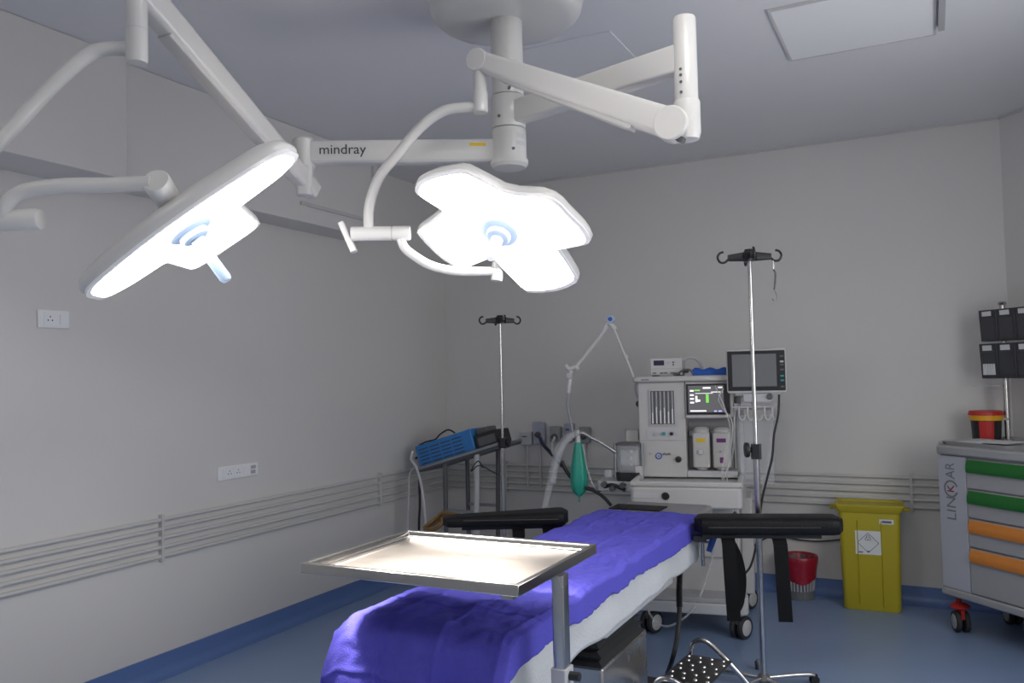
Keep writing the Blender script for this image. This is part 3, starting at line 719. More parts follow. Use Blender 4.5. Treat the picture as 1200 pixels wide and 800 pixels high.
# ------------------------------------------------------------------ foot stool with studded steel plate
SZ = 0.26
c4 = [atz(*p, SZ) for p in ((806,767),(857,772),(826,806),(764,804))]
ctr = sum(c4, V((0,0,0)))/4
stl = thing('foot_stool', 'chrome foot stool with a studded steel step beside the operating table', 'stool', (ctr.x,ctr.y,0))
dirL = ((c4[3]-c4[0])+(c4[2]-c4[1])).normalized(); dirW = V((-dirL.y,dirL.x,0)); 
if dirW.dot(c4[1]-c4[0]) < 0: dirW = -dirW
o0 = (c4[0]+c4[1])/2; wid = ((c4[1]-c4[0]).length+(c4[2]-c4[3]).length)/4; LN = 0.36
pc_ = o0+dirL*(LN/2)
pl = obj('step_plate', MB().obox(pc_-V((0,0,0.006)), dirL*(LN/2), dirW*wid, V((0,0,0.005))), mat('dark_steel_plate',(0.16,0.15,0.14),0.35,1.0), stl, True, bevel=0.002)
for i in range(7):
    for j in range(4):
        p = o0+dirL*(0.025+i*(LN-0.05)/6)+dirW*((j-1.5)/1.5*wid*0.78+(0.008 if i % 2 else -0.008))
        if i == 0 and j == 0:
            stud = obj('stud', MB().lathe((0,0,0), [(0,0),(0.009,0),(0.007,0.004),(0.003,0.0055),(0,0.0055)], n=12), CHROME, pl)
        else:
            stud = stud.copy(); COL.objects.link(stud); stud.parent = pl
        stud.location = p - stl.location - V((0,0,0.001))
up3 = V((0,0,1))
a_ = o0-dirW*(wid*0.96)-dirL*0.02; b_ = o0+dirW*(wid*1.0)-dirL*0.02
def at_z(p, z): return V((p.x,p.y,z))
tb1 = [at_z(a_, 0.012), at_z(a_, 0.2), at_z(a_+dirW*0.005, SZ+0.01), at_z(a_+dirW*0.02, SZ+0.045), at_z(a_+dirW*0.06, SZ+0.06), at_z(a_+dirW*0.105, SZ+0.04), at_z(b_-dirW*0.01, SZ-0.025), at_z(b_+dirW*0.07-dirL*0.02, 0.14), at_z(b_+dirW*0.17-dirL*0.03, 0.014)]
obj('tube_frame', MB().tube(tb1, 0.0115, n=12, sub=7), CHROME, stl, True)
a2 = a_+dirL*(LN+0.04); b2 = b_+dirL*(LN+0.04)
tb2 = [at_z(a2-dirW*0.03, 0.012), at_z(a2-dirW*0.01, 0.2), at_z(a2+dirW*0.0, SZ+0.0), at_z(a2+dirW*0.05, SZ+0.022), at_z(b2-dirW*0.05, SZ-0.02), at_z(b2+dirW*0.03, 0.13), at_z(b2+dirW*0.07, 0.014)]
obj('tube_frame', MB().tube(tb2, 0.0115, n=12, sub=7), CHROME, stl, True)
mb = MB()
for s in (-0.7,0.7): obj('cross_tube', MB().cyl(o0+dirW*(wid*s)-dirL*0.03-V((0,0,0.02)), o0+dirW*(wid*s)+dirL*(LN+0.05)-V((0,0,0.02)), 0.009, n=10), CHROME, stl, True)
mb = MB()
for p in (tb1[0],tb1[-1],tb2[0],tb2[-1]): obj('rubber_foot', MB().lathe((p.x,p.y,0), [(0,0),(0.017,0),(0.015,0.03),(0,0.03)], n=14), RUBBER, stl, True)

# ------------------------------------------------------------------ drip stands
def drip_stand(x, y, ztop, zknob, label, ztube, rot, legs=5, knob_side=-1):
    t = thing('drip_stand', label, 'drip stand', (x,y,0), rot, 'drip stands')
    obj('pole', MB().cyl((0,0,0.1),(0,0,ztop-0.02),0.0095,n=16), CHROME, t)
    obj('outer_tube', MB().cyl((0,0,0.04),(0,0,zknob),0.0145,n=16), CHROME, t)
    k = obj('clamp', MB().rbox(-0.022,0.024,-0.022,0.022,zknob-0.03,zknob+0.04,0.008,'z'), BLACKP, t)
    kn = MB().lathe((knob_side*0.02,0,zknob+0.012), [(0,0),(0.012,0),(0.014,0.012),(0.034,0.014),(0.036,0.022),(0.034,0.03),(0,0.032)], axis=(knob_side*1.0,-0.35,0), n=18)
    obj('clamp_knob', kn, BLACKP, k)
    hd = obj('hook_head', MB().lathe((0,0,ztop-0.05), [(0,0),(0.022,0),(0.036,0.010),(0.036,0.038),(0.024,0.048),(0.022,0.056),(0,0.058)], n=20), BLACKP, t)
    for i in range(4):
        a = PI/4*0.3 + i*PI/2; d = V((math.cos(a),math.sin(a),0)); zc = ztop-0.028
        mb = MB().beam(d*0.02+V((0,0,zc)), d*0.10+V((0,0,zc-0.004)), 0.03,0.044,0.02,0.030,rnd=0.3)
        P = [d*0.095+V((0,0,zc-0.006)), d*0.115+V((0,0,zc-0.024)), d*0.137+V((0,0,zc-0.022)), d*0.148+V((0,0,zc+0.0)), d*0.138+V((0,0,zc+0.02)), d*0.120+V((0,0,zc+0.026))]
        mb.tube(P, 0.0055, n=8, sub=5); obj('hook', mb, BLACKP, hd)
    b = obj('base_hub', MB().lathe((0,0,0.03), [(0,0),(0.034,0),(0.036,0.014),(0.02,0.036),(0,0.036)], n=20), DGREY, t)
    for i in range(legs):
        a = 2*PI*i/legs+0.5; d = V((math.cos(a),math.sin(a),0))
        l = obj('leg', MB().tube([d*0.02+V((0,0,0.048)), d*0.14+V((0,0,0.05)), d*0.22+V((0,0,0.048)), d*0.25+V((0,0,0.042))], 0.010, n=10, sub=4), CHROME, t)
        c = d*0.25+V((0,0,0.021)); n = V((-d.y,d.x,0)); mb = MB()
        for s in (-1,1): mb.cyl(c+n*(s*0.004), c+n*(s*0.013), 0.021, n=16)
        mb.obox(c+V((0,0,0.012)), d*0.015, n*0.005, V((0,0,0.014)))
        obj('caster', mb, BLACKP, l)
    return t
pr = dep(887,560,3.9)
ZR = dep(879,297,3.9).z
ds = drip_stand(pr.x, pr.y, ZR+0.02, dep(889,530,3.9).z, 'tall chrome drip stand with black hooks standing behind the long arm board', 1.0, 0.1)
pl_ = aty(589,518,-0.72)
drip_stand(pl_.x, pl_.y, aty(588,372,-0.72).z+0.01, pl_.z-0.01, 'chrome drip stand with black hooks beside the blue device trolley', 0.9, 0.5, knob_side=1)
# spring hook hanging from the right-hand hook
hkx = dep(906,308,3.9)
mb = MB().tube([hkx+V((0,0,z)) + _R*x for z, x in ((0.012,0),(-0.012,0.002),(-0.03,0.0))], 0.0025, n=6, sub=4)
sk = thing('hanging_hook', 'small chrome hook and chain hanging from the tall drip stand', 'hook', hkx)
obj('chain', mb, CHROME, sk, True)
mb = MB().tube([hkx+V((0,0,z)) + _R*x for z, x in ((-0.03,0.0),(-0.045,0.008),(-0.07,0.008),(-0.11,0.004),(-0.125,0.0))], 0.0045, n=8, sub=4)
obj('body', mb, DGREY, sk, True)
mb = MB().tube([hkx+V((0,0,z)) + _R*x for z, x in ((-0.125,0.0),(-0.145,0.008),(-0.165,0.012),(-0.178,0.002),(-0.17,-0.012))], 0.003, n=6, sub=4)
obj('hook', mb, CHROME, sk, True)
#==PART2==
# ------------------------------------------------------------------ anaesthesia machine
MWH = mat('machine_cream', (0.55, 0.535, 0.52), 0.42, noise=0.03, nscale=8)
MR = math.radians(10); MO = V((2.31,-1.24,0)); MU = V((math.cos(MR),math.sin(MR),0)); MV = V((-math.sin(MR),math.cos(MR),0))
def mp(x, y, v):                      # pixel -> local (u, z) on the machine plane at depth v
    d = ray(x, y); t = (MO+MV*v-CAM).dot(MV)/d.dot(MV); p = CAM+d*t-MO
    return p.dot(MU), p.z
def mw(u, v, z): return MO+MU*u+MV*v+V((0,0,z))
am = thing('anaesthesia_machine', 'white anaesthesia machine with flow tubes, small screen and two vaporizers at the table head', 'medical machine', MO, MR)
def A(name, mb, m_, parent=None, bevel=0.0, label=None): return obj(name, mb, m_, parent or am, False, bevel, label)
def mbox(p0, p1, v0, v1):             # box from two pixels on plane v0, back to v1
    (u0, za), (u1, zb) = mp(*p0, v0), mp(*p1, v0)
    return MB().box(min(u0,u1),max(u0,u1),v0,v1,min(za,zb),max(za,zb))
BV = 0.36
ul, zt_top = mp(747,448,BV); ur, _ = mp(859,448,BV); um, _ = mp(803,480,BV); zs = mp(780,516,BV)[1]; zw = 0.868
# base platform and cabinet
wl, wr = mp(738,570,0.0)[0], mp(870,570,0.0)[0]
A('base', MB().rbox(wl+0.02,wr-0.005,0.04,0.76,0.13,0.19,0.03,'z'), LGREY, bevel=0.006)
A('base_step', MB().box(wl+0.08,wr-0.03,0.06,0.30,0.19,0.215), GREYP, bevel=0.004)
A('cabinet', MB().box(wl+0.03,wr-0.03,0.24,0.76,0.19,0.70), MWH, bevel=0.01)
for i in range(2):
    z0 = 0.40+i*0.15
    d = A('drawer', MB().box(wl+0.05,wr-0.06,0.225,0.24,z0+0.008,z0+0.142), MWH, bevel=0.004)
    A('drawer_grip', MB().box(wl+0.18,wr-0.19,0.215,0.226,z0+0.11,z0+0.13), LGREY, d, 0.003)
wt = A('worktop', MB().rbox(wl,wr,0.0,0.66,0.72,zw-0.03,0.03,'z'), MWH, bevel=0.012)
lip = MB(); lip.rbox(wl+0.0,wr,0.0,0.03,zw-0.0301,zw,0.01,'z'); lip.box(wl,wl+0.03,0.03,0.6,zw-0.0301,zw); lip.box(wr-0.03,wr,0.03,0.6,zw-0.0301,zw)
A('worktop_rim', lip, MWH, wt, 0.008)
g = MB().rbox(wl+0.02,wl+0.16,-0.004,0.004,0.775,0.80,0.01,'y'); A('grip_recess', g, LGREY, wt)
ku, kz_ = mp(780,581,0.0)
A('socket', MB().lathe((ku,0,kz_), [(0,0),(0.02,0),(0.022,0.006),(0.014,0.014),(0,0.014)], axis=(0,-1,0), n=20), BLACKP, wt, label='round black socket on the front of the worktop')
# upper body: flow column on the left, screen and vaporizer bay on the right
A('flow_column', MB().box(ul,um,BV,0.70,zw-0.02,zt_top), MWH, bevel=0.008)
A('seam_strip', MB().box(ul+0.002,um+0.002,BV-0.0015,BV,zs-0.002,zs+0.002), GREYP)
A('screen_housing', MB().box(um+0.001,ur,BV-0.005,0.70,mp(820,489,BV)[1],zt_top), MWH, bevel=0.008)
A('bay_back', MB().box(um+0.001,ur-0.015,0.52,0.70,zw-0.02,mp(820,489,BV)[1]), GREYP)
A('bay_floor', MB().box(um+0.001,ur+0.01,BV+0.02,0.52,zw-0.02,mp(820,553,BV)[1]+0.005), LGREY, bevel=0.003)
A('top_shelf', MB().rbox(ul-0.03,ur+0.03,BV-0.03,0.74,zt_top,zt_top+0.035,0.03,'z'), MWH, bevel=0.01)
sx, sz = mp(755,446,BV-0.03)
A('maker_plate', MB().box(sx-0.02,sx+0.028,BV-0.0312,BV-0.03,zt_top+0.012,zt_top+0.02), INKG)
A('side_column', MB().rbox(ur+0.002,ur+0.05,BV+0.12,0.66,0.70,mp(866,465,BV)[1],0.015,'z'), LGREY, bevel=0.004)
A('rear_cabinet', MB().box(wr-0.029,wr+0.04,0.45,0.76,0.15,0.72), MWH, bevel=0.008)
# flow tube window
(fa, fz1), (fb, fz0) = mp(762,458,BV), mp(791,497,BV)
fw = A('flow_window', MB().box(fa,fb,BV-0.003,BV+0.002,fz0,fz1), mat('window_dark',(0.16,0.16,0.17),0.2))
fr_ = MB(); e = 0.006
fr_.box(fa-e,fb+e,BV-0.012,BV-0.001,fz1,fz1+e); fr_.box(fa-e,fb+e,BV-0.012,BV-0.001,fz0-e,fz0); fr_.box(fa-e,fa,BV-0.012,BV-0.001,fz0,fz1); fr_.box(fb,fb+e,BV-0.012,BV-0.001,fz0,fz1)
A('window_rim', fr_, LGREY, fw)
for i in range(6):
    x = fa+(fb-fa)*(i+0.5)/6
    t0 = MB().cyl((x,BV-0.008,fz0+0.004),(x,BV-0.008,fz1-0.004),0.0048,n=10)
    tb_ = A('flow_tube', t0, GREYP, fw)
    hgt = (0.35,0.52,0.42,0.5,0.38,0.46)[i]
    A('scale', MB().box(x-0.0036,x+0.0036,BV-0.0144,BV-0.0125,fz0+0.006,fz0+(fz1-fz0)*hgt), SOCK, fw)
# knob panel
(ka, kz1), (kb_, kz0) = mp(758,501,BV), mp(795,515,BV)
kp = A('knob_panel', MB().rbox(ka,kb_,BV-0.004,BV+0.001,kz0,kz1,0.008,'y'), LGREY)
for px, m_ in ((769,MWH),(778,TEAL),(787,BLACKP)):
    u, z = mp(px,508,BV); A('knob', MB().lathe((u,BV-0.004,z), [(0,0),(0.011,0),(0.0095,0.018),(0,0.019)], axis=(0,-1,0), n=16), m_, kp)
# gauges on the lower panel
for px, py, r, m_ in ((772,534,0.02,MWH),(762,531,0.008,GREYP)):
    u, z = mp(px,py,BV); gg = A('gauge', MB().lathe((u,BV,z), [(0,0),(r,0),(r,0.006),(r*0.8,0.007),(0,0.005)], axis=(0,-1,0), n=24), BLUEK if px == 772 else m_)
    A('gauge_dial', MB().lathe((u,BV-0.0071,z), [(0,0),(r*0.66,0),(r*0.66,0.0006),(0,0.0006)], axis=(0,-1,0), n=20), MWH, gg)
    if px == 772: A('gauge_needle', MB().lathe((u,BV-0.008,z), [(0,0),(r*0.25,0),(0,0.001)], axis=(0,-1,0), n=12), BLUEK, gg)
for px in (779,784):
    u, z = mp(px,532,BV); A('toggle', MB().tube([(u-0.008,BV-0.004,z-0.004),(u-0.004,BV-0.008,z+0.005),(u+0.005,BV-0.008,z+0.005),(u+0.009,BV-0.004,z-0.005)],0.003,n=8,sub=4), INKG)
u, z = mp(795,538,BV); A('selector_knob', MB().lathe((u,BV,z), [(0,0),(0.019,0),(0.019,0.006),(0.014,0.022),(0,0.024)], axis=(0,-1,0), n=20), BLACKP)
# machine screen
(sa0, sz1), (sb0, sz0) = mp(804,450,BV-0.005), mp(856,485,BV-0.005)
bz = A('screen_bezel', MB().box(sa0,sb0,BV-0.02,BV-0.004,sz0,sz1), BLACKP, bevel=0.003)
A('screen', MB().box(sa0+0.012,sb0-0.035,BV-0.0215,BV-0.0195,sz0+0.012,sz1-0.01), SCREENON, bz)
A('screen_sill', MB().box(sa0-0.006,sb0,BV-0.03,BV-0.004,sz0-0.022,sz0-0.003), MWH, bevel=0.004)
def gfx(m_, rects, name):
    mb = MB(); w = sb0-0.035-sa0-0.012; h = sz1-sz0-0.022
    for x0, x1, y0, y1 in rects: mb.box(sa0+0.012+w*x0, sa0+0.012+w*x1, BV-0.0222, BV-0.0216, sz0+0.012+h*y0, sz0+0.012+h*y1)
    A(name, mb, m_, bz)
gfx(SCR_W, [(0.05,0.16,0.78,0.84),(0.05,0.16,0.62,0.68),(0.05,0.16,0.48,0.54),(0.05,0.16,0.34,0.40),(0.2,0.26,0.38,0.62),(0.26,0.34,0.40,0.48),(0.42,0.64,0.88,0.94),(0.85,0.97,0.9,0.95),(0.2,0.7,0.70,0.72),(0.05,0.5,0.03,0.08),(0.65,0.98,0.74,0.77)], 'screen_readout')
gfx(SCR_G, [(0.5,0.58,0.36,0.68),(0.18,0.34,0.80,0.85)], 'screen_bar')
gfx(SCR_B, [(0.72,0.80,0.02,0.07),(0.84,0.94,0.02,0.07)], 'screen_key')
# vaporizers
VV = BV+0.02
for k, (x0, x1, lab, ls) in enumerate(((811,832.5,YLAB,'vaporizer with a yellow label'),(834.5,857,PURP,'vaporizer with a purple label'))):
    (u0, z1_), (u1, z0_) = mp(x0,507,VV), mp(x1,548,VV); uc = (u0+u1)/2; hw = (u1-u0)/2
    vp = A('vaporizer', MB().rbox(u0,u1,VV,VV+0.10,z0_,z1_,0.016,'z'), MWH, bevel=0.006, label=ls)
    A('dial', MB().lathe((uc,VV+0.05,z1_), [(0,0),(hw*0.92,0),(hw*0.95,0.018),(hw*0.8,0.026),(hw*0.6,0.034),(0,0.034)], n=24), MWH, vp)
    A('foot_ring', MB().lathe((uc,VV+0.05,z0_-0.016), [(0,0),(hw*0.6,0),(hw*0.75,0.016),(0,0.016)], n=20), LGREY, vp)
    zz = z1_-(z1_-z0_)*0.2
    A('label_strip', MB().box(uc-hw*0.55,uc+hw*0.5,VV-0.0015,VV,zz-0.016,zz+0.008), lab, vp)
    if k == 0:
        A('filler_cap', MB().lathe((uc-0.003,VV,z0_+(z1_-z0_)*0.45), [(0,0),(0.018,0),(0.015,0.014),(0,0.015)], axis=(0,-1,0), n=18), LGREY, vp)
    else:
        A('window', MB().box(uc-0.012,uc+0.01,VV-0.0015,VV,z0_+0.028,z0_+0.062), PURP, vp)
        A('filler_cap', MB().lathe((uc-0.003,VV,z0_+(z1_-z0_)*0.48), [(0,0),(0.009,0),(0.008,0.008),(0,0.009)], axis=(0,-1,0), n=14), GREYP, vp)
A('vaporizer_rail', MB().box(um+0.01,ur-0.005,VV+0.1001,0.52,mp(830,512,VV)[1],mp(830,506,VV)[1]), DSTEEL)
# casters
for (u, v_) in ((wr-0.035,0.09),(wl+0.09,0.09),(wr-0.01,0.70),(wl+0.08,0.70)):
    c = mw(u, v_, 0); caster(am, c.x, c.y, 0.062, top=0.135, ang=MR+PI/2-0.55, cover=MWH)
A('corner_guard', MB().rbox(wr-0.075,wr+0.01,0.035,0.14,0.135,0.235,0.03,'z'), MWH, bevel=0.01)
A('base_tubing', MB().tube([(-0.24,0.1,0.22),(-0.22,0.02,0.12),(-0.12,-0.02,0.07),(0.02,0.03,0.16),(0.1,0.2,0.33),(0.14,0.224,0.5)],0.006,n=8), CLEAR)
A('valve_pair', MB().lathe((wr-0.055,0.24,0.66),[(0,0),(0.014,0),(0.011,0.02),(0,0.021)],axis=(0,-1,0),n=14), DGREY)
# patient tubes down the right side of the front
for k, pts in enumerate((((848,455),(842,468),(850,482),(858,495),(857,520),(853,545),(852,566)), ((838,452),(846,470),(852,486),(856,510),(848,540),(846,566)), ((862,480),(860,500),(859,530),(850,556),(843,575)))):
    P = [mp(x,y,0.30-0.02*k) for x, y in pts]
    A('patient_tube', MB().tube([(u,0.30-0.02*k,z) for u,z in P],0.0042,n=8), CLEAR if k else MWH)
P = [mp(x,y,0.34) for x,y in ((829,448),(836,436),(846,431),(852,437),(858,470))]
# rail with hooks and clear tubing on the right, under the monitor
HV = 0.30
(ha, hz0), (hb, _) = mp(858,477,HV), mp(910,475,HV)
A('hook_rail', MB().box(ha,hb,HV,HV+0.02,hz0-0.004,hz0+0.004), MWH)
for px in (866,876,886,896,905):
    u, z = mp(px,480,HV)
    A('hook', MB().tube([(u,HV,hz0),(u,HV-0.006,hz0-0.05),(u+0.012,HV-0.02,hz0-0.075),(u+0.03,HV-0.02,hz0-0.065),(u+0.034,HV-0.02,hz0-0.04)],0.0055,n=8), MWH)
mb = MB().box(mp(866,485,HV+0.05)[0],mp(905,485,HV+0.05)[0],HV+0.045,HV+0.05,zw-0.05,hz0-0.05)
A('clear_splash_panel', mb, mat('thin_clear_sheet',(0.7,0.72,0.74),0.2,alpha=0.22))
A('hook_rail_bracket', MB().box(ur+0.002,hb,HV+0.05,HV+0.09,hz0-0.02,hz0+0.02), LGREY)
P = [mp(x,y,HV) for x,y in ((908,478),(907,500),(906,520),(902,545),(895,565),(893,590))]
A('clear_tube', MB().tube([(u,HV,z) for u,z in P],0.006,n=8), CLEAR)
# articulated hose arm on the left
AV = 0.42
def ap(x, y, v=AV): u, z = mp(x,y,v); return V((u,v,z))
mt_ = A('arm_mount', MB().tube([ap(746,447),ap(744,456),ap(748,468),ap(751,474)],0.008,n=8), LGREY)
A('arm_mount_knob', MB().cyl(ap(749,473)-V((0,0.012,0)),ap(749,473)+V((0,0.012,0)),0.02,n=14), BLACKP, mt_)
ar = A('hose_arm', MB().tube([ap(747,452),ap(732,416),ap(718,382)],0.008,n=10,sub=3), WHITE)
A('arm_collar', MB().cyl(ap(734,420),ap(733,416),0.014,n=12), WHITE, ar)
A('elbow', MB().tube([ap(708,386),ap(711,379),ap(716,380),ap(721,386)],0.015,n=10), WHITE, ar)
A('elbow_knob', MB().cyl(ap(716,374)-V((0,0.03,0)),ap(716,374)+V((0,0.02,0)),0.024,n=18), HANDLEB, ar, 0.004)
A('elbow_cap', MB().cyl(ap(716,374)-V((0,0.034,0)),ap(716,374)-V((0,0.03,0)),0.014,n=14), BLUEK, ar)
ar2 = A('hose_arm', MB().tube([ap(712,382),ap(694,406),ap(675,430)],0.013,n=12,sub=3), WHITE)
A('hose_clip', MB().tube([ap(663,428),ap(667,432),ap(674,430),ap(678,433)],0.014,n=10), WHITE, ar2)
A('swivel', MB().cyl(ap(669,434),ap(666,460),0.015,n=14), WHITE, ar2)
A('swivel_knob', MB().cyl(ap(668,440)-V((0,0.03,0)),ap(668,440)+V((0,0.0,0)),0.02,n=14), LGREY, ar2, 0.003)
A('supply_hose', MB().tube([ap(666,460),ap(665,474),ap(667,486),ap(670,500),ap(672,512)],0.0085,n=10), HOSEG)
# absorber unit: clear canister, frame, metal bag arm
CV = 0.30
(ca, cz1), (cb_, cz0) = mp(722,522,CV), mp(750,556,CV)
ab = A('absorber', MB().rbox(ca,cb_,CV,CV+0.13,cz0,cz1,0.03,'z'), GLASS, label='clear soda lime canister')
A('granules', MB().rbox(ca+0.012,cb_-0.012,CV+0.012,CV+0.118,cz0+0.055,cz1-0.03,0.025,'z'), LGREY, ab)
A('canister_lid', MB().rbox(ca-0.005,cb_+0.008,CV-0.008,CV+0.14,cz1,cz1+0.012,0.03,'z'), DGREY, ab)
A('canister_base', MB().rbox(ca-0.004,cb_+0.008,CV-0.008,CV+0.14,cz0-0.04,cz0+0.012,0.03,'z'), BLACKP, ab)
mb = MB()
for i in range(3):
    z = cz0+(cz1-cz0)*(0.3+0.22*i); x = ca+(cb_-ca)*0.62; mb.box(x-0.006,x+0.012,CV-0.002,CV+0.001,z,z+0.018)
A('level_mark', mb, WHITE2, ab)
for x_ in (ca-0.012, cb_+0.012): A('canister_rod', MB().cyl((x_,CV+0.025,cz0-0.03),(x_,CV+0.025,cz1+0.016),0.009,n=10), DSTEEL, ab)
A('absorber_valve', MB().lathe((ca-0.06,CV+0.03,cz0-0.02),[(0,0),(0.028,0),(0.03,0.03),(0.02,0.045),(0,0.045)],n=18), GLASS, ab)
A('breathing_block', MB().rbox(mp(700,570,CV)[0],wl+0.03,CV-0.02,CV+0.2,cz0-0.10,cz0-0.041,0.02,'z'), LGREY, bevel=0.006)
mb = MB()
for x, y in ((708,567),(718,572),(730,568)):
    p = ap(x,y,CV-0.03); A('hose_port', MB().cyl(p-V((0,0.03,0)),p+V((0,0.02,0)),0.017,n=14), DGREY)
A('block_mount', MB().box(wl-0.01,wl+0.03,CV,CV+0.2,0.72,cz0+0.05), WHITE2)
sock_w = A('suction_regulator', MB().rbox(mp(734,507,CV+0.15)[0],mp(748,507,CV+0.15)[0],CV+0.14,CV+0.2,mp(740,519,CV)[1],mp(740,506,CV)[1],0.01,'y'), WHITE2)
A('bag_arm', MB().tube([ap(722,530,CV-0.02),ap(705,519,CV-0.02),ap(690,511,CV-0.02),ap(683,507,CV-0.02),ap(678,508,CV-0.02)],0.011,n=12,sub=4), STEEL)
# clear corrugated hoses from the bag arm and wall
A('corrugated_hose', MB().tube([ap(672,509,CV-0.02),ap(664,513,CV-0.02),ap(655,524,CV-0.02),ap(650,540,CV-0.02),ap(646,560,CV-0.02),ap(641,582,CV-0.02),ap(638,598,CV-0.02)],0.02,n=12,sub=14,ribs=0.12), CLEAR)
A('corrugated_hose', MB().tube([ap(680,506,CV-0.03),ap(668,512,CV-0.05),ap(658,526,CV-0.06),ap(651,548,CV-0.06),ap(648,566,CV-0.06)],0.018,n=12,sub=14,ribs=0.12), CLEAR)
A('sample_line', MB().tube([ap(683,520,CV-0.04),ap(688,548,CV-0.04),ap(694,566,CV-0.04),ap(700,575,CV-0.04)],0.005,n=8), CLEAR)
A('breathing_hose', MB().tube([ap(658,540,CV),ap(664,552,CV),ap(672,562,CV),ap(686,571,CV),ap(702,574,CV),ap(716,568,CV-0.02),ap(733,574,CV-0.02)],0.012,n=10,sub=8), BLACKP)
A('breathing_hose', MB().tube([ap(686,571,CV-0.05),ap(698,576,CV-0.06),ap(708,583,CV-0.08),ap(716,592,CV-0.10)],0.010,n=10,sub=8), BLACKP)
# green reservoir bag
bt = ap(677,506,CV-0.02); bb = ap(679,586,CV-0.02); bw_t = mw(bt.x,bt.y,bt.z); zl = bt.z; 
bag = thing('breathing_bag', 'long green rubber breathing bag hanging from the steel arm', 'bag', bw_t)
zq = lambda y: ap(677,y,CV-0.02).z - zl
obj('neck', MB().lathe((0,0,0), [(0,0.012),(0.012,0.012),(0.013,-0.012),(0.015,zq(514)),(0.018,zq(518)),(0,zq(518))], n=16), WHITE2, bag)
prof = [(0.016,zq(516)),(0.021,zq(524)),(0.028,zq(534)),(0.036,zq(545)),(0.041,zq(556)),(0.041,zq(566)),(0.034,zq(575)),(0.018,zq(580)),(0.006,zq(582)),(0.005,zq(588)),(0,zq(588))]
mb = MB(); rings = []
prof = [(r*(1.25 if r > 0.019 else 1), h) for r, h in prof]
for r, h in [(0,prof[0][1])]+prof:
    rings.append([V((r*math.cos(2*PI*i/32)*(1+0.07*math.sin(i*2*PI/32*6)), r*0.75*math.sin(2*PI*i/32)*(1+0.07*math.sin(i*2*PI/32*6)), h)) for i in range(32)])
mb.loft(rings); obj('bag_body', mb, GREENBAG, bag)
# equipment on the top shelf
gz = zt_top+0.035
(g0, _), (g1, gz1) = mp(762,430,BV+0.06), mp(799,419,BV+0.06)
gm = thing('gas_monitor', 'small white monitor box with dark display on top of the anaesthesia machine', 'monitor', mw((g0+g1)/2,BV+0.06,gz), MR)
hw = (g1-g0)/2; hh = gz1-gz
obj('case', MB().box(-hw,hw,0,0.22,0.006,hh), WHITE2, gm, bevel=0.004)
obj('display', MB().box(-hw*0.78,-hw*0.12,-0.002,0.001,hh*0.60,hh*0.88), LCD, gm)
obj('front_seam', MB().box(-hw+0.002,hw-0.002,-0.001,0.001,hh*0.40,hh*0.425), GREYP, gm)
for x, z, r in ((0.12,0.72,0.008),(0.45,0.76,0.006),(0.62,0.76,0.006),(0.45,0.62,0.006)):
    obj('button', MB().lathe((hw*x,0,hh*z),[(0,0),(r,0),(r*0.8,0.004),(0,0.004)],axis=(0,-1,0),n=12), LGREY if x != 0.45 else DGREY, gm)
for x in (-0.75,-0.3,-0.05,0.35): obj('connector', MB().box(hw*x-0.01,hw*x+0.012,-0.003,0.001,hh*0.13,hh*0.22), INKG, gm)
for x in (-0.8,0.8): obj('foot', MB().box(hw*x-0.012,hw*x+0.012,0.01,0.2,0,0.006), BLACKP, gm)
(b0_, _), (b1_, bz1) = mp(811,436,BV+0.04), mp(852,430,BV+0.04)
mb = MB(); hb2 = (b1_-b0_)/2; rings = []
for i in range(13):
    x = -hb2+2*hb2*i/12; hgt = (bz1-gz)*(0.86+0.14*math.sin(i*1.3)); e = 1 if 0 < i < 12 else 0.85
    rings.append([V((x,0.0+0.004*math.sin(i*2.1),0.0)),V((x,-0.004,hgt*0.5*e)),V((x,0.008,hgt*e)),V((x,0.10,hgt*e*1.02)),V((x,0.135,hgt*0.6*e)),V((x,0.13,0))])
mb.loft(rings)
bl = obj('folded_blue_wrap', mb, BLUECL, ang=60); bl.location = mw((b0_+b1_)/2,BV+0.04,gz+0.001); bl.rotation_euler = (0,0,MR)
tag(bl, 'folded blue cloth wrap lying on top of the anaesthesia machine', 'cloth')
P = [mp(x,y,BV+0.16) for x,y in ((799,424),(806,419),(815,420),(821,427),(823,436))]
hc_ = thing('coiled_hose', 'short pale hose arching behind the blue wrap on the anaesthesia machine', 'hose', mw(P[2][0],BV+0.16,gz))
pts = [mw(u,BV+0.16,max(z,gz+0.012)) for u,z in P]
obj('hose', MB().tube(pts,0.010,n=10), WHITE2, hc_, True)
obj('hose_end', MB().cyl(mw(P[0][0]-0.005,BV+0.16,gz+0.03), mw(P[0][0]+0.035,BV+0.1,gz+0.03),0.014,n=12), DGREY, hc_, True)
pa_ = thing('probe_cable', 'dark probe with cable lying between the white box and the blue wrap', 'cable', mw(mp(802,436,BV+0.05)[0],BV+0.05,gz))
a_p = [mp(x,y,BV+0.03) for x,y in ((789,440),(794,438),(800,434),(808,433),(812,438))]
obj('cable', MB().tube([mw(u,BV+0.03,max(z,gz+0.007)) for u,z in a_p],0.006,n=8), DGREY, pa_, True)
obj('plug', MB().box(-0.06,-0.025,-0.03,0.0,0.0,0.02), BLACKP, pa_, bevel=0.003)

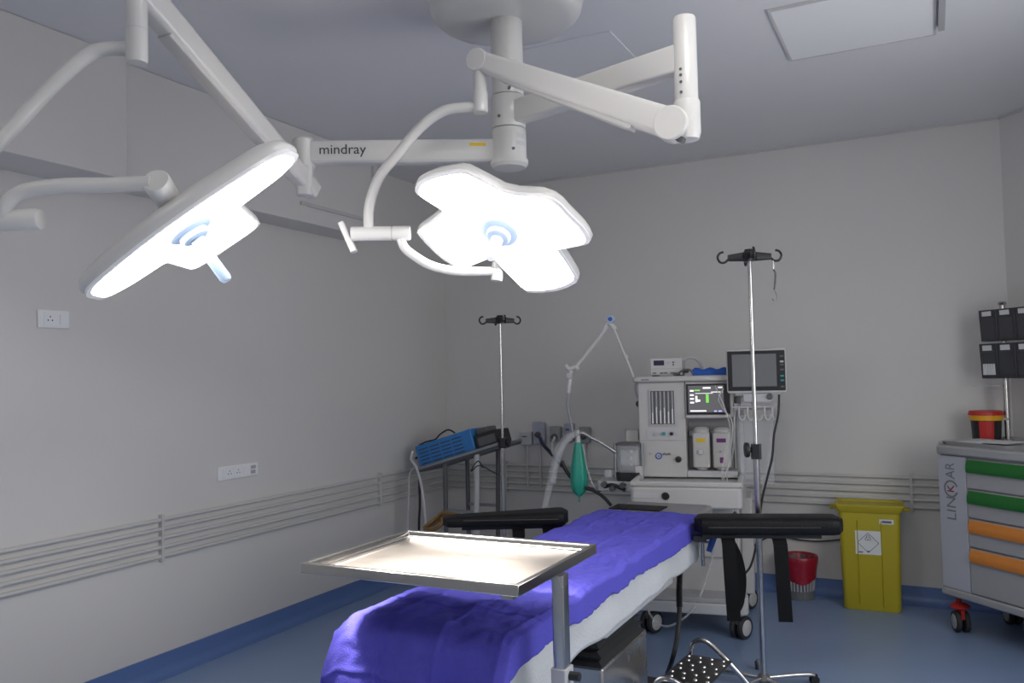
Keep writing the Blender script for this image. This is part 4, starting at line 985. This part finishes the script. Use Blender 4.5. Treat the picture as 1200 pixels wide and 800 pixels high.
# ------------------------------------------------------------------ patient monitor
NV = 0.26
(n0, nz0), (n1, nz1) = mp(852,461,NV), mp(920.5,407.5,NV)
pm = thing('patient_monitor', 'patient monitor with a blank dark screen mounted behind the tall drip stand', 'monitor', mw((n0+n1)/2,NV,nz0), MR-0.03)
mwid, mh = (n1-n0)/2, nz1-nz0
obj('case', MB().rbox(-mwid,mwid,0.0,0.10,0,mh,0.014,'y'), WHITE2, pm, bevel=0.006)
obj('bezel', MB().rbox(-mwid*0.955,mwid*0.965,-0.004,0.001,mh*0.055,mh*0.955,0.006,'y'), BLACKP, pm)
obj('screen', MB().box(-mwid*0.80,mwid*0.68,-0.006,-0.003,mh*0.15,mh*0.88), SCREENOFF, pm)
for i, (z, m_) in enumerate(((0.82,DGREY),(0.70,LGREY),(0.63,DGREY),(0.52,DGREY),(0.38,GREENBAG),(0.28,TEAL),(0.14,DGREY))):
    obj('key', MB().box(mwid*0.80,mwid*0.92,-0.006,-0.003,mh*z-0.005,mh*z+0.005), m_, pm)
mk = obj('mount', MB().rbox(-mwid*0.45,mwid*0.5,0.02,0.09,-0.05,-0.001,0.01,'y'), LGREY, pm)
obj('mount_knob', MB().lathe((mwid*0.42,0.02,-0.022),[(0,0),(0.018,0),(0.015,0.014),(0,0.015)],axis=(0,-1,0),n=14), DGREY, mk)
obj('mount_post', MB().box(-mwid*0.55,-mwid*0.2,0.04,0.10,-0.075,-0.02), GREYP, pm)
P = [dep(x,y,4.75) for x,y in ((913,462),(912,485),(907,510),(905,535),(899,560),(893,585),(890,610),(886,640),(880,662),(873,672))]
obj('cable', MB().tube(P,0.0065,n=8,sub=8), BLACKP, pm, True)

# ------------------------------------------------------------------ wall gas outlets and sockets on the back wall
def outlet(px, py, w, h, m_, label, knob=None, conduit=True, hose=None):
    c = aty(px,py,0); t = thing('gas_outlet', label, 'gas outlet', (c.x,0,c.z), 0, 'gas outlets on the back wall')
    obj('box', MB().rbox(-w/2,w/2,-0.05,-0.001,-h/2,h/2,0.012,'y'), m_, t, bevel=0.006)
    if knob: 
        obj('connector', MB().lathe((0,-0.05,knob),[(0,0),(0.024,0),(0.024,0.012),(0.016,0.02),(0.014,0.045),(0,0.046)],axis=(0,-1,0),n=18), DGREY, t)
    else: obj('slot', MB().box(-w*0.3,w*0.12,-0.052,-0.049,h*0.1,h*0.2), DGREY, t)
    if conduit:
        obj('conduit', MB().cyl((0,-0.03,-h/2),(0,-0.03,0.63-c.z),0.008,n=10), RAILM, t)
        obj('conduit_clip', MB().box(-0.014,0.014,-0.04,-0.02,0.70-c.z-0.01,0.70-c.z+0.01), RAILM, t)
    if hose: obj('hose', MB().tube([V(p)-V((c.x,0,c.z)) for p in hose[0]],hose[1],n=10,sub=8), hose[2], t)
    return t
def bw(x, y, Y): return aty(x,y,Y)
outlet(619,513,0.10,0.10,LGREY,'pale grey gas outlet box, leftmost of the row on the back wall')
outlet(634,507,0.095,0.17,GASB,'bluish gas outlet plate with a navy hose, second from the left',-0.01,True,
       ([bw(633,513,-0.10),bw(636,520,-0.13),bw(643,528,-0.16),bw(650,536,-0.2),bw(658,545,-0.3)],0.013,HOSEN))
outlet(653,508,0.09,0.12,GASG,'green-grey gas outlet box with a white hose, middle of the row',-0.02,False,
       ([bw(650,512,-0.10),bw(647,522,-0.14),bw(648,532,-0.18),bw(652,545,-0.22)],0.010,WHITE2))
outlet(669,506,0.07,0.14,GASB,'bluish gas outlet plate half hidden behind the grey hanging hose',None,False)
outlet(687,509,0.085,0.12,GASG,'green-grey gas outlet box behind the steel bag arm',-0.01,True)
c = aty(743,511,0); t = thing('power_socket', 'square white power socket on the back wall beside the anaesthesia machine', 'wall socket', (c.x,0,c.z))
obj('plate', MB().box(-0.055,0.055,-0.035,-0.001,-0.055,0.055), WHITE2, t, bevel=0.004)
obj('socket_face', MB().lathe((0.012,-0.035,0),[(0,0),(0.026,0),(0.026,0.004),(0.018,0.003),(0,0.002)],axis=(0,-1,0),n=20), LGREY, t)

# ------------------------------------------------------------------ device trolley in the corner, its top tilted
TYY = -0.74
def tp(x, y, Y=TYY): return aty(x,y,Y)
pL, pR = tp(490,550), tp(583,521)
tdir = (pR-pL).normalized(); tn = V((-tdir.z,0,tdir.x)); yb = V((0,1,0))
tr = thing('device_trolley', 'grey trolley with a tilted top in the room corner', 'trolley', ((pL.x+pR.x)/2,TYY+0.2,0))
TL = (pR-pL).length; TW = 0.36
ctr = (pL+pR)/2 + yb*(TW/2)
obj('top', MB().obox(ctr-tn*0.012, tdir*(TL/2), yb*(TW/2), tn*0.010), DGREY, tr, True)
mb = MB(); mb.cyl(pL-tdir*0.01,pR+tdir*0.01,0.016,n=12); mb.cyl(pL+yb*TW,pR+yb*TW,0.016,n=12); mb.cyl(pL,pL+yb*TW,0.012,n=10); mb.cyl(pR,pR+yb*TW,0.012,n=10)
obj('top_rail', mb, DSTEEL, tr, True)
legs = ((0.33,0.02,0.016,DGREY),(0.70,0.02,0.02,LGREY),(0.33,TW-0.02,0.016,DGREY),(0.70,TW-0.02,0.016,DGREY))
for s, yo, r, m_ in legs:
    p = pL+tdir*(TL*s)+yb*yo
    l = obj('leg', MB().cyl((p.x,p.y,0.07),(p.x+(0.02 if s > 0.5 else 0),p.y,p.z-0.012),r,n=12), m_, tr, True)
    obj('caster', MB().cyl((p.x,p.y-0.012,0.035),(p.x,p.y+0.012,0.035),0.035,n=16).cyl((p.x,p.y,0.035),(p.x,p.y,0.072),0.01,n=8), RUBBER, l, True)
x0_, x1_ = pL.x+tdir.x*TL*0.33, pL.x+tdir.x*TL*0.70+0.01
for ya_, yb3, z_ in ((0.01,0.03,0.52),(TW-0.03,TW-0.01,0.52),(0.03,TW-0.03,0.20)):
    obj('lower_shelf' if z_ < 0.3 else 'crossbar', MB().box(x0_,x1_,pL.y+ya_,pL.y+yb3,z_,z_+0.02), DSTEEL, tr, True)
P = [tp(566,548,-0.9),tp(560,540,-0.9),tp(552,552,-0.9),tp(562,545,-0.9),tp(576,552,-0.85),tp(584,556,-0.8)]
obj('loose_cable', MB().tube(P,0.004,n=6), BLACKP, tr, True)
# blue ventilated device, lying along the tilted top
D0, D1 = tp(488.5,545), tp(554,525)
bd = thing('blue_device', 'bright blue ventilated electrical unit lying on the tilted trolley top', 'medical device', (D0+D1)/2+yb*0.12)
cB = pL+tdir*((D0-pL).dot(tdir)); LB = (D1-D0).length; HB = 0.165; DB = 0.24
base0 = cB+yb*0.03
cc = base0+tdir*(LB/2)+yb*(DB/2)+tn*(HB/2+0.004)
obj('case', MB().obox(cc, tdir*(LB/2), yb*(DB/2), tn*(HB/2)), BLUEDEV, bd, True, bevel=0.008)
for r_ in range(5):
    for k in range(4):
        p = base0+tdir*(LB*(0.14+0.20*k))+tn*(0.03+0.026*r_)-yb*0.0008
        if r_ == 0 and k == 0: o = obj('vent_slot', MB().obox(p, tdir*(LB*0.085), yb*0.0012, tn*0.0035), INK, bd, True); p00 = p
        else:
            o = o.copy(); COL.objects.link(o); o.parent = bd; o.location = p-p00
P = [base0+tdir*(LB*s)+tn*(HB+h)+yb*0.05 for s, h in ((0.02,0.008),(0.15,0.016),(0.32,0.012),(0.42,0.035),(0.55,0.05),(0.62,0.04),(0.68,0.012))]
obj('lead', MB().tube(P,0.006,n=8), BLACKP, bd, True)
obj('handle_bar', MB().cyl(base0-tdir*0.05+tn*(HB*0.55)+yb*0.05, base0+tdir*0.01+tn*(HB*0.55)+yb*0.05,0.008,n=10), BLACKP, bd, True)
kc = pL+tdir*(TL*0.85)+yb*0.15+tn*0.058
kd = thing('black_device', 'black equipment box on the trolley between blue unit and drip stand', 'medical device', kc-tn*0.055)
obj('case', MB().obox(kc, tdir*0.09, yb*0.11, tn*0.055), BLACKP, kd, True, bevel=0.01)
obj('top_block', MB().obox(kc+tn*0.075-tdir*0.035, tdir*0.05, yb*0.07, tn*0.02), DGREY, kd, True, bevel=0.008)
obj('front_panel', MB().obox(kc-yb*0.111+tdir*0.01, tdir*0.07, yb*0.003, tn*0.03), DGREY, kd, True)
# cables falling from the trolley
cbs = thing('trolley_cables', 'pale cables hanging down from the left end of the tilted trolley', 'cable', V((tp(492,600,-0.8).x,-0.8,0)))
P = [tp(484,528,-0.78),tp(482,538,-0.80),tp(488,548,-0.82),tp(494,570,-0.83),tp(498,600,-0.83),tp(499,625,-0.83)]; P.append(V((P[-1].x,P[-1].y,0.01)))
obj('grey_cable', MB().tube(P,0.010,n=8,sub=8), LGREY, cbs, True)
P = [tp(486,548,-0.80),tp(480,556,-0.80),tp(479,580,-0.80),tp(478,620,-0.80)]; P = [V((max(p.x,0.06),p.y,p.z)) for p in P]; P.append(V((P[-1].x,P[-1].y,0.01)))
obj('grey_cable', MB().tube(P,0.006,n=8,sub=8), LGREY, cbs, True)
P = [tp(491,556,-0.77),tp(492,590,-0.77),tp(491,618,-0.77)]; P.append(V((P[-1].x,P[-1].y,0.01)))
obj('black_cable', MB().tube(P,0.009,n=8,sub=8), BLACKP, cbs, True)
# amber rubber tubing bundled at the end of the far arm board
tt = thing('amber_tubing', 'amber rubber tubing hanging on the end of the far arm board', 'tubing', (1.44,-2.30,0.70))
P = [dep(x,y,d) for x,y,d in ((540,604,4.33),(528,602,4.36),(519,601,4.40),(514,605,4.42),(505,612,4.42),(498,618,4.42),(508,620,4.40),(517,614,4.40),(518,606,4.42),(510,613,4.43),(498,624,4.43))]; P += [V((P[-1].x,P[-1].y,0.35)), V((P[-1].x+0.02,P[-1].y,0.012))]
obj('loop', MB().tube(P,0.011,n=8,sub=8), ORNG, tt, True)

# ------------------------------------------------------------------ yellow clinical waste bin
g0_, g1_ = atz(989,713,0), atz(1057,719,0)
bu = (g1_-g0_).normalized(); bv = V((-bu.y,bu.x,0)); BWd = (g1_-g0_).length
yb_ = thing('waste_bin', 'tall yellow clinical waste bin with lid and hazard label against the back wall', 'bin', (g0_+g1_)/2, math.atan2(bu.y,bu.x))
hwb = BWd/2; BH = 0.615; BD = 0.20
def brect(hw, y0, y1, z, r=0.03, n=4):
    out = []
    for cx, cy, a0 in ((hw-r,y1-r,0),(-hw+r,y1-r,1),(-hw+r,y0+r,2),(hw-r,y0+r,3)):
        for i in range(n+1):
            t = (a0+i/n)*PI/2; out.append(V((cx+r*math.cos(t),cy+r*math.sin(t),z)))
    return out
mb = MB().loft([brect(hwb-0.005,0.005,BD,0.0), brect(hwb,0,BD+0.003,0.01), brect(hwb+0.012,-0.012,BD+0.012,BH-0.03), brect(hwb+0.012,-0.012,BD+0.012,BH)])
body = obj('body', mb, YELLOW, yb_)
def yf(z): return -0.012*z/(BH-0.03)-0.001
mb = MB()
for x in (-hwb*0.42,hwb*0.40): mb.add([(x-0.003,yf(0.03)-0.0005,0.03),(x+0.003,yf(0.03)-0.0005,0.03),(x+0.003,yf(0.55)-0.0005,0.55),(x-0.003,yf(0.55)-0.0005,0.55),(x,yf(0.03)-0.006,0.03),(x,yf(0.55)-0.006,0.55)],[(0,4,5,3),(4,1,2,5)])
obj('moulded_rib', mb, YELLOW, body, fix=False)
lid = MB().loft([brect(hwb+0.016,-0.016,BD+0.016,BH-0.02), brect(hwb+0.035,-0.035,BD+0.032,BH+0.012), brect(hwb+0.037,-0.037,BD+0.034,BH+0.03), brect(hwb+0.022,-0.02,BD+0.02,BH+0.032), brect(hwb+0.012,-0.01,BD+0.01,BH+0.016)])
ld = obj('lid', lid, YELLOW, yb_, bevel=0.003)
obj('lid_panel', MB().rbox(-hwb*0.7,hwb*0.8,0.03,BD-0.03,BH+0.014,BH+0.022,0.02,'z'), YELLOW, ld)
mb = MB()
for s in (-1,1): obj('lid_handle', MB().tube([(s*(hwb+0.03),0.05,BH+0.0),(s*(hwb+0.06),0.06,BH-0.005),(s*(hwb+0.06),0.12,BH-0.005),(s*(hwb+0.03),0.13,BH)],0.008,n=8), YELLOW, ld)
# hazard label: white square, diamond and trefoil
lz, lx, ls = 0.415, -hwb*0.06, 0.072
def lab(name, pts2, m_, parent, dz=0.0): # flat piece on the front face
    mb = MB(); k = len(pts2)
    vs = [V((lx+p[0], yf(lz+p[1])-0.0012-dz, lz+p[1])) for p in pts2]; vs2 = [v+V((0,0.001,0)) for v in vs]
    mb.loft([vs2, vs]); return obj(name, mb, m_, parent)
lb = lab('hazard_label', [(-ls,-ls),(ls,-ls),(ls,ls),(-ls,ls)], PAPER, body)
mb = MB()
def seg(p, q, w):
    p, q = V((p[0],0,p[1])), V((q[0],0,q[1])); d = (q-p).normalized(); n = V((-d.z,0,d.x))*w
    vs = [p-n,q-n,q+n,p+n]; mb.add([V((lx+v.x, yf(lz+v.z)-0.0030, lz+v.z)) for v in vs], [(0,1,2,3)])
k = 0.060
for a, b in (((0,k),(k,0)),((k,0),(0,-k)),((0,-k),(-k,0)),((-k,0),(0,k))): seg(a, b, 0.0013)
for i in range(3):
    a0 = PI/2+i*2*PI/3; c = (0.009*math.cos(a0), 0.028+0.009*math.sin(a0))
    for j in range(10):
        t0, t1 = a0+PI+0.5+(2*PI-1.0)*j/10, a0+PI+0.5+(2*PI-1.0)*(j+1)/10
        seg((c[0]+0.008*math.cos(t0),c[1]+0.008*math.sin(t0)),(c[0]+0.008*math.cos(t1),c[1]+0.008*math.sin(t1)),0.0014)
seg((-0.055,-0.058),(-0.03,-0.058),0.003); seg((-0.008,-0.052),(0.008,-0.052),0.003)
obj('hazard_symbol', mb, INK, lb, fix=False)
lx, lz = hwb*0.60, 0.545
l2 = lab('maker_label', [(-0.04,-0.013),(0.04,-0.013),(0.04,0.016),(-0.04,0.016)], PAPER, body)
lab('label_text', [(-0.026,-0.006),(0.028,-0.006),(0.028,0.008),(-0.026,0.008)], mat('ink_blue_grey',(0.12,0.15,0.24),0.6), l2, 0.0006)

# ------------------------------------------------------------------ waste basket with red bag
bc = atz(936,703,0); bk_ = thing('waste_basket', 'grey slatted waste basket lined with a red bag', 'basket', (bc.x,bc.y+0.09,0))
if bk_.location.y > -0.13: bk_.location.y = -0.13
def bkz(y): return max(0.0, up_at(y))
r0, r1, hB = 0.088, 0.112, 0.27
obj('basket_base', MB().lathe((0,0,0), [(0,0),(r0,0),(r0+0.004,0.06),(r0,0.06),(r0-0.004,0.008),(0,0.008)], n=32), mat('basket_grey',(0.16,0.16,0.165),0.5), bk_)
for i in range(28):
    a = 2*PI*i/28; d = V((math.cos(a),math.sin(a),0)); n = V((-d.y,d.x,0))
    p0, p1 = d*(r0+0.002)+V((0,0,0.058)), d*(r0+0.010)+V((0,0,0.15))
    obj('slat', MB().obox((p0+p1)/2, n*0.0055, (p1-p0)/2, d*0.002), GREYP, bk_)
obj('basket_wall', MB().lathe((0,0,0), [(r0-0.003,0.05),(r0+0.008,0.16),(r1-0.004,hB-0.01),(r1-0.007,hB-0.01),(r0+0.004,0.16),(r0-0.006,0.05)], n=32, cap=False), DGREY, bk_)
mb = MB(); rings = []
for r, h in ((r0+0.012,0.125),(r0+0.016,0.14),(r0+0.022,0.19),(r1+0.006,0.24),(r1+0.009,hB-0.005),(r1+0.004,hB+0.006),(r1-0.006,hB-0.002),(r1-0.015,0.2),(r1-0.03,0.12)):
    rings.append([V((math.cos(2*PI*i/48)*(r+0.003*fbm(i*0.5,h*30,1)), math.sin(2*PI*i/48)*(r+0.003*fbm(i*0.5,h*30,1)), h+(0.02*math.sin(2*PI*i/48*2+1)+0.008*fbm(i*0.4,2,2))*(1 if h < 0.13 else 0.25 if h < 0.2 else 0))) for i in range(48)])
mb.loft(rings, cap=False); obj('bag_liner', mb, RED, bk_, ang=80, label='crumpled red plastic bag')

# ------------------------------------------------------------------ medication cart
CE = V((s2,-s2,0)); CDp = V((s2,s2,0)); CO = aty(1106,690,-0.535); CO.z = 0
ct = thing('medical_cart', 'grey drawer cart with green and orange handles by the angled corner wall', 'cart', CO, -PI/4)
def cp(x, y, dd=0.0):                 # pixel -> (u along front, z) on the cart plane at depth dd
    d = ray(x, y); t = (CO+CDp*dd-CAM).dot(CDp)/d.dot(CDp); p = CAM+d*t-CO; return p.dot(CE), p.z
Wc, Dc = 0.78, 0.50
zb0 = 0.205; ztp = 0.99
obj('body', MB().box(0.004,Wc-0.004,0.012,Dc,zb0+0.04,ztp), CARTM, ct, bevel=0.006)
pw = cp(1134,600)[0]
obj('side_panel', MB().box(0.0,pw,-0.004,0.012,zb0+0.045,ztp-0.006), CARTL, ct, bevel=0.004, label='light grey front panel carrying the vertical lettering')
obj('side_panel', MB().box(Wc-pw,Wc,-0.004,0.012,zb0+0.045,ztp-0.006), CARTL, ct, bevel=0.004)
obj('bottom_rim', MB().box(-0.006,Wc+0.006,-0.012,Dc+0.006,zb0,zb0+0.044), CARTM, ct, bevel=0.01)
tp_ = obj('top', MB().rbox(-0.006,Wc+0.02,-0.02,Dc+0.02,ztp,ztp+0.05,0.03,'z'), CARTM, ct, bevel=0.01)
mb = MB(); mb.box(-0.012,Wc+0.012,Dc-0.005,Dc+0.015,ztp+0.05,ztp+0.075); mb.box(-0.016,0.004,0.02,Dc-0.005,ztp+0.05,ztp+0.07)
obj('top_edge', mb, CARTM, tp_, bevel=0.006)
lines = [537,573,607,641,695]
zl_ = [cp(1138,y)[1] for y in lines]
print('cart rows', zl_, 'pillar', pw, 'top', cp(1105,520)[1])
for i in range(4):
    z1c, z0c = zl_[i]-0.004, zl_[i+1]+0.004
    dr = obj('drawer', MB().box(pw+0.006,Wc-pw-0.006,-0.006,0.012,z0c,z1c), CARTM, ct, bevel=0.004)
    hm = GREENH if i < 2 else ORANGEH
    hh_ = 0.072
    mb = MB(); x0c, x1c = pw+0.02, Wc-pw-0.02
    prof = [(-0.006,z1c-0.004),(-0.011,z1c-0.004),(-0.024,z1c-hh_*0.45),(-0.026,z1c-hh_*0.8),(-0.021,z1c-hh_),(-0.016,z1c-hh_*0.95),(-0.013,z1c-hh_*0.6),(-0.006,z1c-hh_*0.4)]
    mb.loft([[(x,y,z) for y,z in prof] for x in (x0c,x1c)])
    obj('drawer_handle', mb, hm, dr, label='green pull handle' if i < 2 else 'orange pull handle')
# vertical lettering, reading upwards, with a ring emblem inside the word
lw = lambda u, z: CO+CE*u+V((0,0,z))-CDp*0.0046
um_ = pw*0.46
for word, ya, yb2 in (('LIN',609,583),('AR',561.5,542.5)):
    za_, zb_2 = cp(1120,ya)[1], cp(1120,yb2)[1]
    text('lettering', word, 0.088, lw(um_,(za_+zb_2)/2), (0,0,1), -CE, INKG, ct, fit=zb_2-za_)
zc = cp(1119,573)[1]
mb = MB()
for j in range(40):
    t0, t1 = 0.35+j/40*(2*PI-0.7), 0.35+(j+1)/40*(2*PI-0.7)
    vs = [lw(um_+r*math.cos(t), zc+r*math.sin(t)) for r, t in ((0.038,t0),(0.048,t0),(0.048,t1),(0.038,t1))]
    mb.loft([[v for v in vs],[v-CDp*0.0008 for v in vs]])
obj('emblem_ring', mb, INKG, ct, True)
text('emblem_letter', 'K', 0.066, lw(um_,zc), (0,0,1), -CE, INKR, ct)
for u, v_ in ((0.05,0.06),(Wc-0.05,0.06),(0.05,Dc-0.06),(Wc-0.05,Dc-0.06)):
    c = CO+CE*u+CDp*v_; caster(ct, c.x, c.y, 0.058, top=zb0+0.001, ang=1.9, housing=REDP, cover=GREYP)
    obj('brake_pedal', MB().lathe((u,v_,0.135),[(0,0),(0.05,0),(0.052,0.012),(0.03,0.026),(0,0.026)],n=20), REDP, ct)
# things standing on the cart
top_z = ztp+0.05
tu, tz_ = cp(1160,512,0.16)
tyt = thing('paper_tray', 'shallow grey tray with white papers on the drawer cart', 'tray', CO+CE*0.22+CDp*0.165+V((0,0,top_z)), -PI/4)
mb = MB().loft([brect(0.20,-0.13,0.13,0.0,0.02), brect(0.215,-0.145,0.145,0.022,0.025), brect(0.209,-0.139,0.139,0.022,0.02), brect(0.196,-0.126,0.126,0.004,0.02)])
obj('tray_shell', mb, GREYP, tyt)
for i in range(4):
    a = 0.15*i-0.2; d = V((math.cos(a),math.sin(a),0)); n = V((-d.y,d.x,0))
    obj('paper', MB().obox(V((-0.09+0.055*i,0.01*(-1)**i,0.018+0.003*i)), d*0.07, n*0.10, V((0,0,0.0012))), PAPER, tyt)
sc0 = cp(1151,505,0.40)
shp = thing('sharps_container', 'small sharps tub, black below with yellow band and red lid', 'container', CO+CE*(sc0[0]+0.03)+CDp*0.40+V((0,0,top_z+0.0)), -PI/4)
rS = (cp(1170,492,0.38)[0]-cp(1136,492,0.38)[0])/2*0.92
zz = [cp(1151,y,0.38)[1]-top_z for y in (505,492,486,481)]
zz = [0.0, max(zz[1],0.05), max(zz[2],0.075), max(zz[3],0.095)]
obj('tub', MB().lathe((0,0,0), [(0,0),(rS*0.8,0),(rS*0.88,zz[1]),(0,zz[1])], n=28), BLACKP, shp)
obj('yellow_band', MB().lathe((0,0,0), [(0,zz[1]),(rS*0.94,zz[1]),(rS*0.97,zz[2]),(0,zz[2])], n=28), mat('sharps_yellow',(0.85,0.42,0.02),0.4), shp)
obj('lid', MB().lathe((0,0,0), [(0,zz[2]),(rS*1.02,zz[2]),(rS*1.02,zz[2]+0.008),(rS*0.95,zz[3]),(0,zz[3])], n=28), REDP, shp)
mb = MB()
for j in range(6):
    t0, t1 = -1.3+j*0.16, -1.3+(j+1)*0.16; r = rS*0.845
    mb.loft([[V((rr*math.cos(t),rr*math.sin(t),z)) for rr, t, z in ((r*0.98,t0,0.008),(r*0.98,t1,0.008),(r*1.07,t1,zz[1]-0.004),(r*1.07,t0,zz[1]-0.004))],
             [V(((rr+0.001)*math.cos(t),(rr+0.001)*math.sin(t),z)) for rr, t, z in ((r*0.98,t0,0.008),(r*0.98,t1,0.008),(r*1.07,t1,zz[1]-0.004),(r*1.07,t0,zz[1]-0.004))]])
obj('red_label', mb, REDP, shp)
# pole with two rows of small bins
PDp = 0.47
pu = cp(1180,480,PDp)[0]
og = thing('bin_organizer', 'two tiers of dark tilt-out storage bins on a steel pole above the cart', 'storage rack', CO+CE*pu+CDp*PDp+V((0,0,top_z)), -PI/4)
zr = [cp(1175,y,PDp-0.08)[1]-top_z for y in (362,399,402,443)]
obj('pole', MB().cyl((0,0,0),(0,0,zr[0]+0.03),0.016,n=16), STEEL, og)
obj('pole_foot', MB().lathe((0,0,0),[(0,0),(0.03,0),(0.03,0.012),(0.018,0.016),(0,0.016)],n=18), STEEL, og)
obj('finial', MB().lathe((0,0,zr[0]+0.03),[(0,0),(0.02,0),(0.024,0.012),(0.016,0.02),(0,0.02)],n=16), STEEL, og)
uL = cp(1151,400,PDp-0.10)[0]-pu
bwid = 0.118
for rowi, (z1b, z0b) in enumerate(((zr[0],zr[1]),(zr[2],zr[3]))):
    for k in range(5):
        x0b = uL+k*bwid+(0.004 if rowi == 0 else -0.002); x1b = x0b+bwid-0.003
        b = obj('bin', MB().loft([[V((x0b,-0.112,z0b)),V((x1b,-0.112,z0b)),V((x1b,-0.02,z0b)),V((x0b,-0.02,z0b))],[V((x0b,-0.125,z1b)),V((x1b,-0.125,z1b)),V((x1b,-0.02,z1b)),V((x0b,-0.02,z1b))]]), mat('bin_dark',(0.05,0.05,0.055),0.35), og, bevel=0.003)
        h_ = z1b-z0b; fy = lambda s: -0.112-0.013*s-0.0015
        mb = MB(); a, c_ = x0b+0.012, x1b-0.012
        mb.add([(a,fy(0.06),z0b+h_*0.06),(c_,fy(0.06),z0b+h_*0.06),(c_,fy(0.74),z0b+h_*0.74),(a,fy(0.74),z0b+h_*0.74)],[(0,1,2,3)])
        obj('bin_window', mb, mat('bin_smoke',(0.07,0.07,0.075),0.15), b, fix=False)
        mb = MB(); mb.add([(a+0.012,fy(0.83)-0.001,z0b+h_*0.80),(c_-0.016,fy(0.83)-0.001,z0b+h_*0.80),(c_-0.016,fy(0.96)-0.001,z0b+h_*0.95),(a+0.012,fy(0.96)-0.001,z0b+h_*0.95)],[(0,1,2,3)])
        obj('bin_label', mb, PAPER, b, fix=False)
        if rowi == 1 and k == 0:
            mb = MB()
            for j in range(5):
                xx = a+0.004+j*(c_-a-0.008)/5; mb.box(xx,xx+(c_-a-0.008)/5-0.002,-0.119,-0.114,z0b+h_*0.1,z0b+h_*0.42)
            obj('supply_packets', mb, PAPER, b)
shu = cp(1140,452,PDp-0.05)
obj('side_shelf', MB().box(shu[0]-pu,0.0,-0.07,0.0,shu[1]-top_z-0.003,shu[1]-top_z+0.002), CLEAR, og)
obj('clamp_arm', MB().box(-0.05,0.02,-0.03,-0.012,cp(1170,490,PDp)[1]-top_z-0.006,cp(1170,490,PDp)[1]-top_z+0.006), WHITE2, og)

# ------------------------------------------------------------------ thin cable along the back wall under the arm board
mb = MB().tube([aty(x,y,-0.022) for x,y in ((882,640),(905,628),(935,632),(960,634),(985,632))],0.005,n=6,sub=6)
tag(obj('wall_cable', mb, BLACKP), 'thin black cable running along the back wall behind the yellow bin', 'cable')
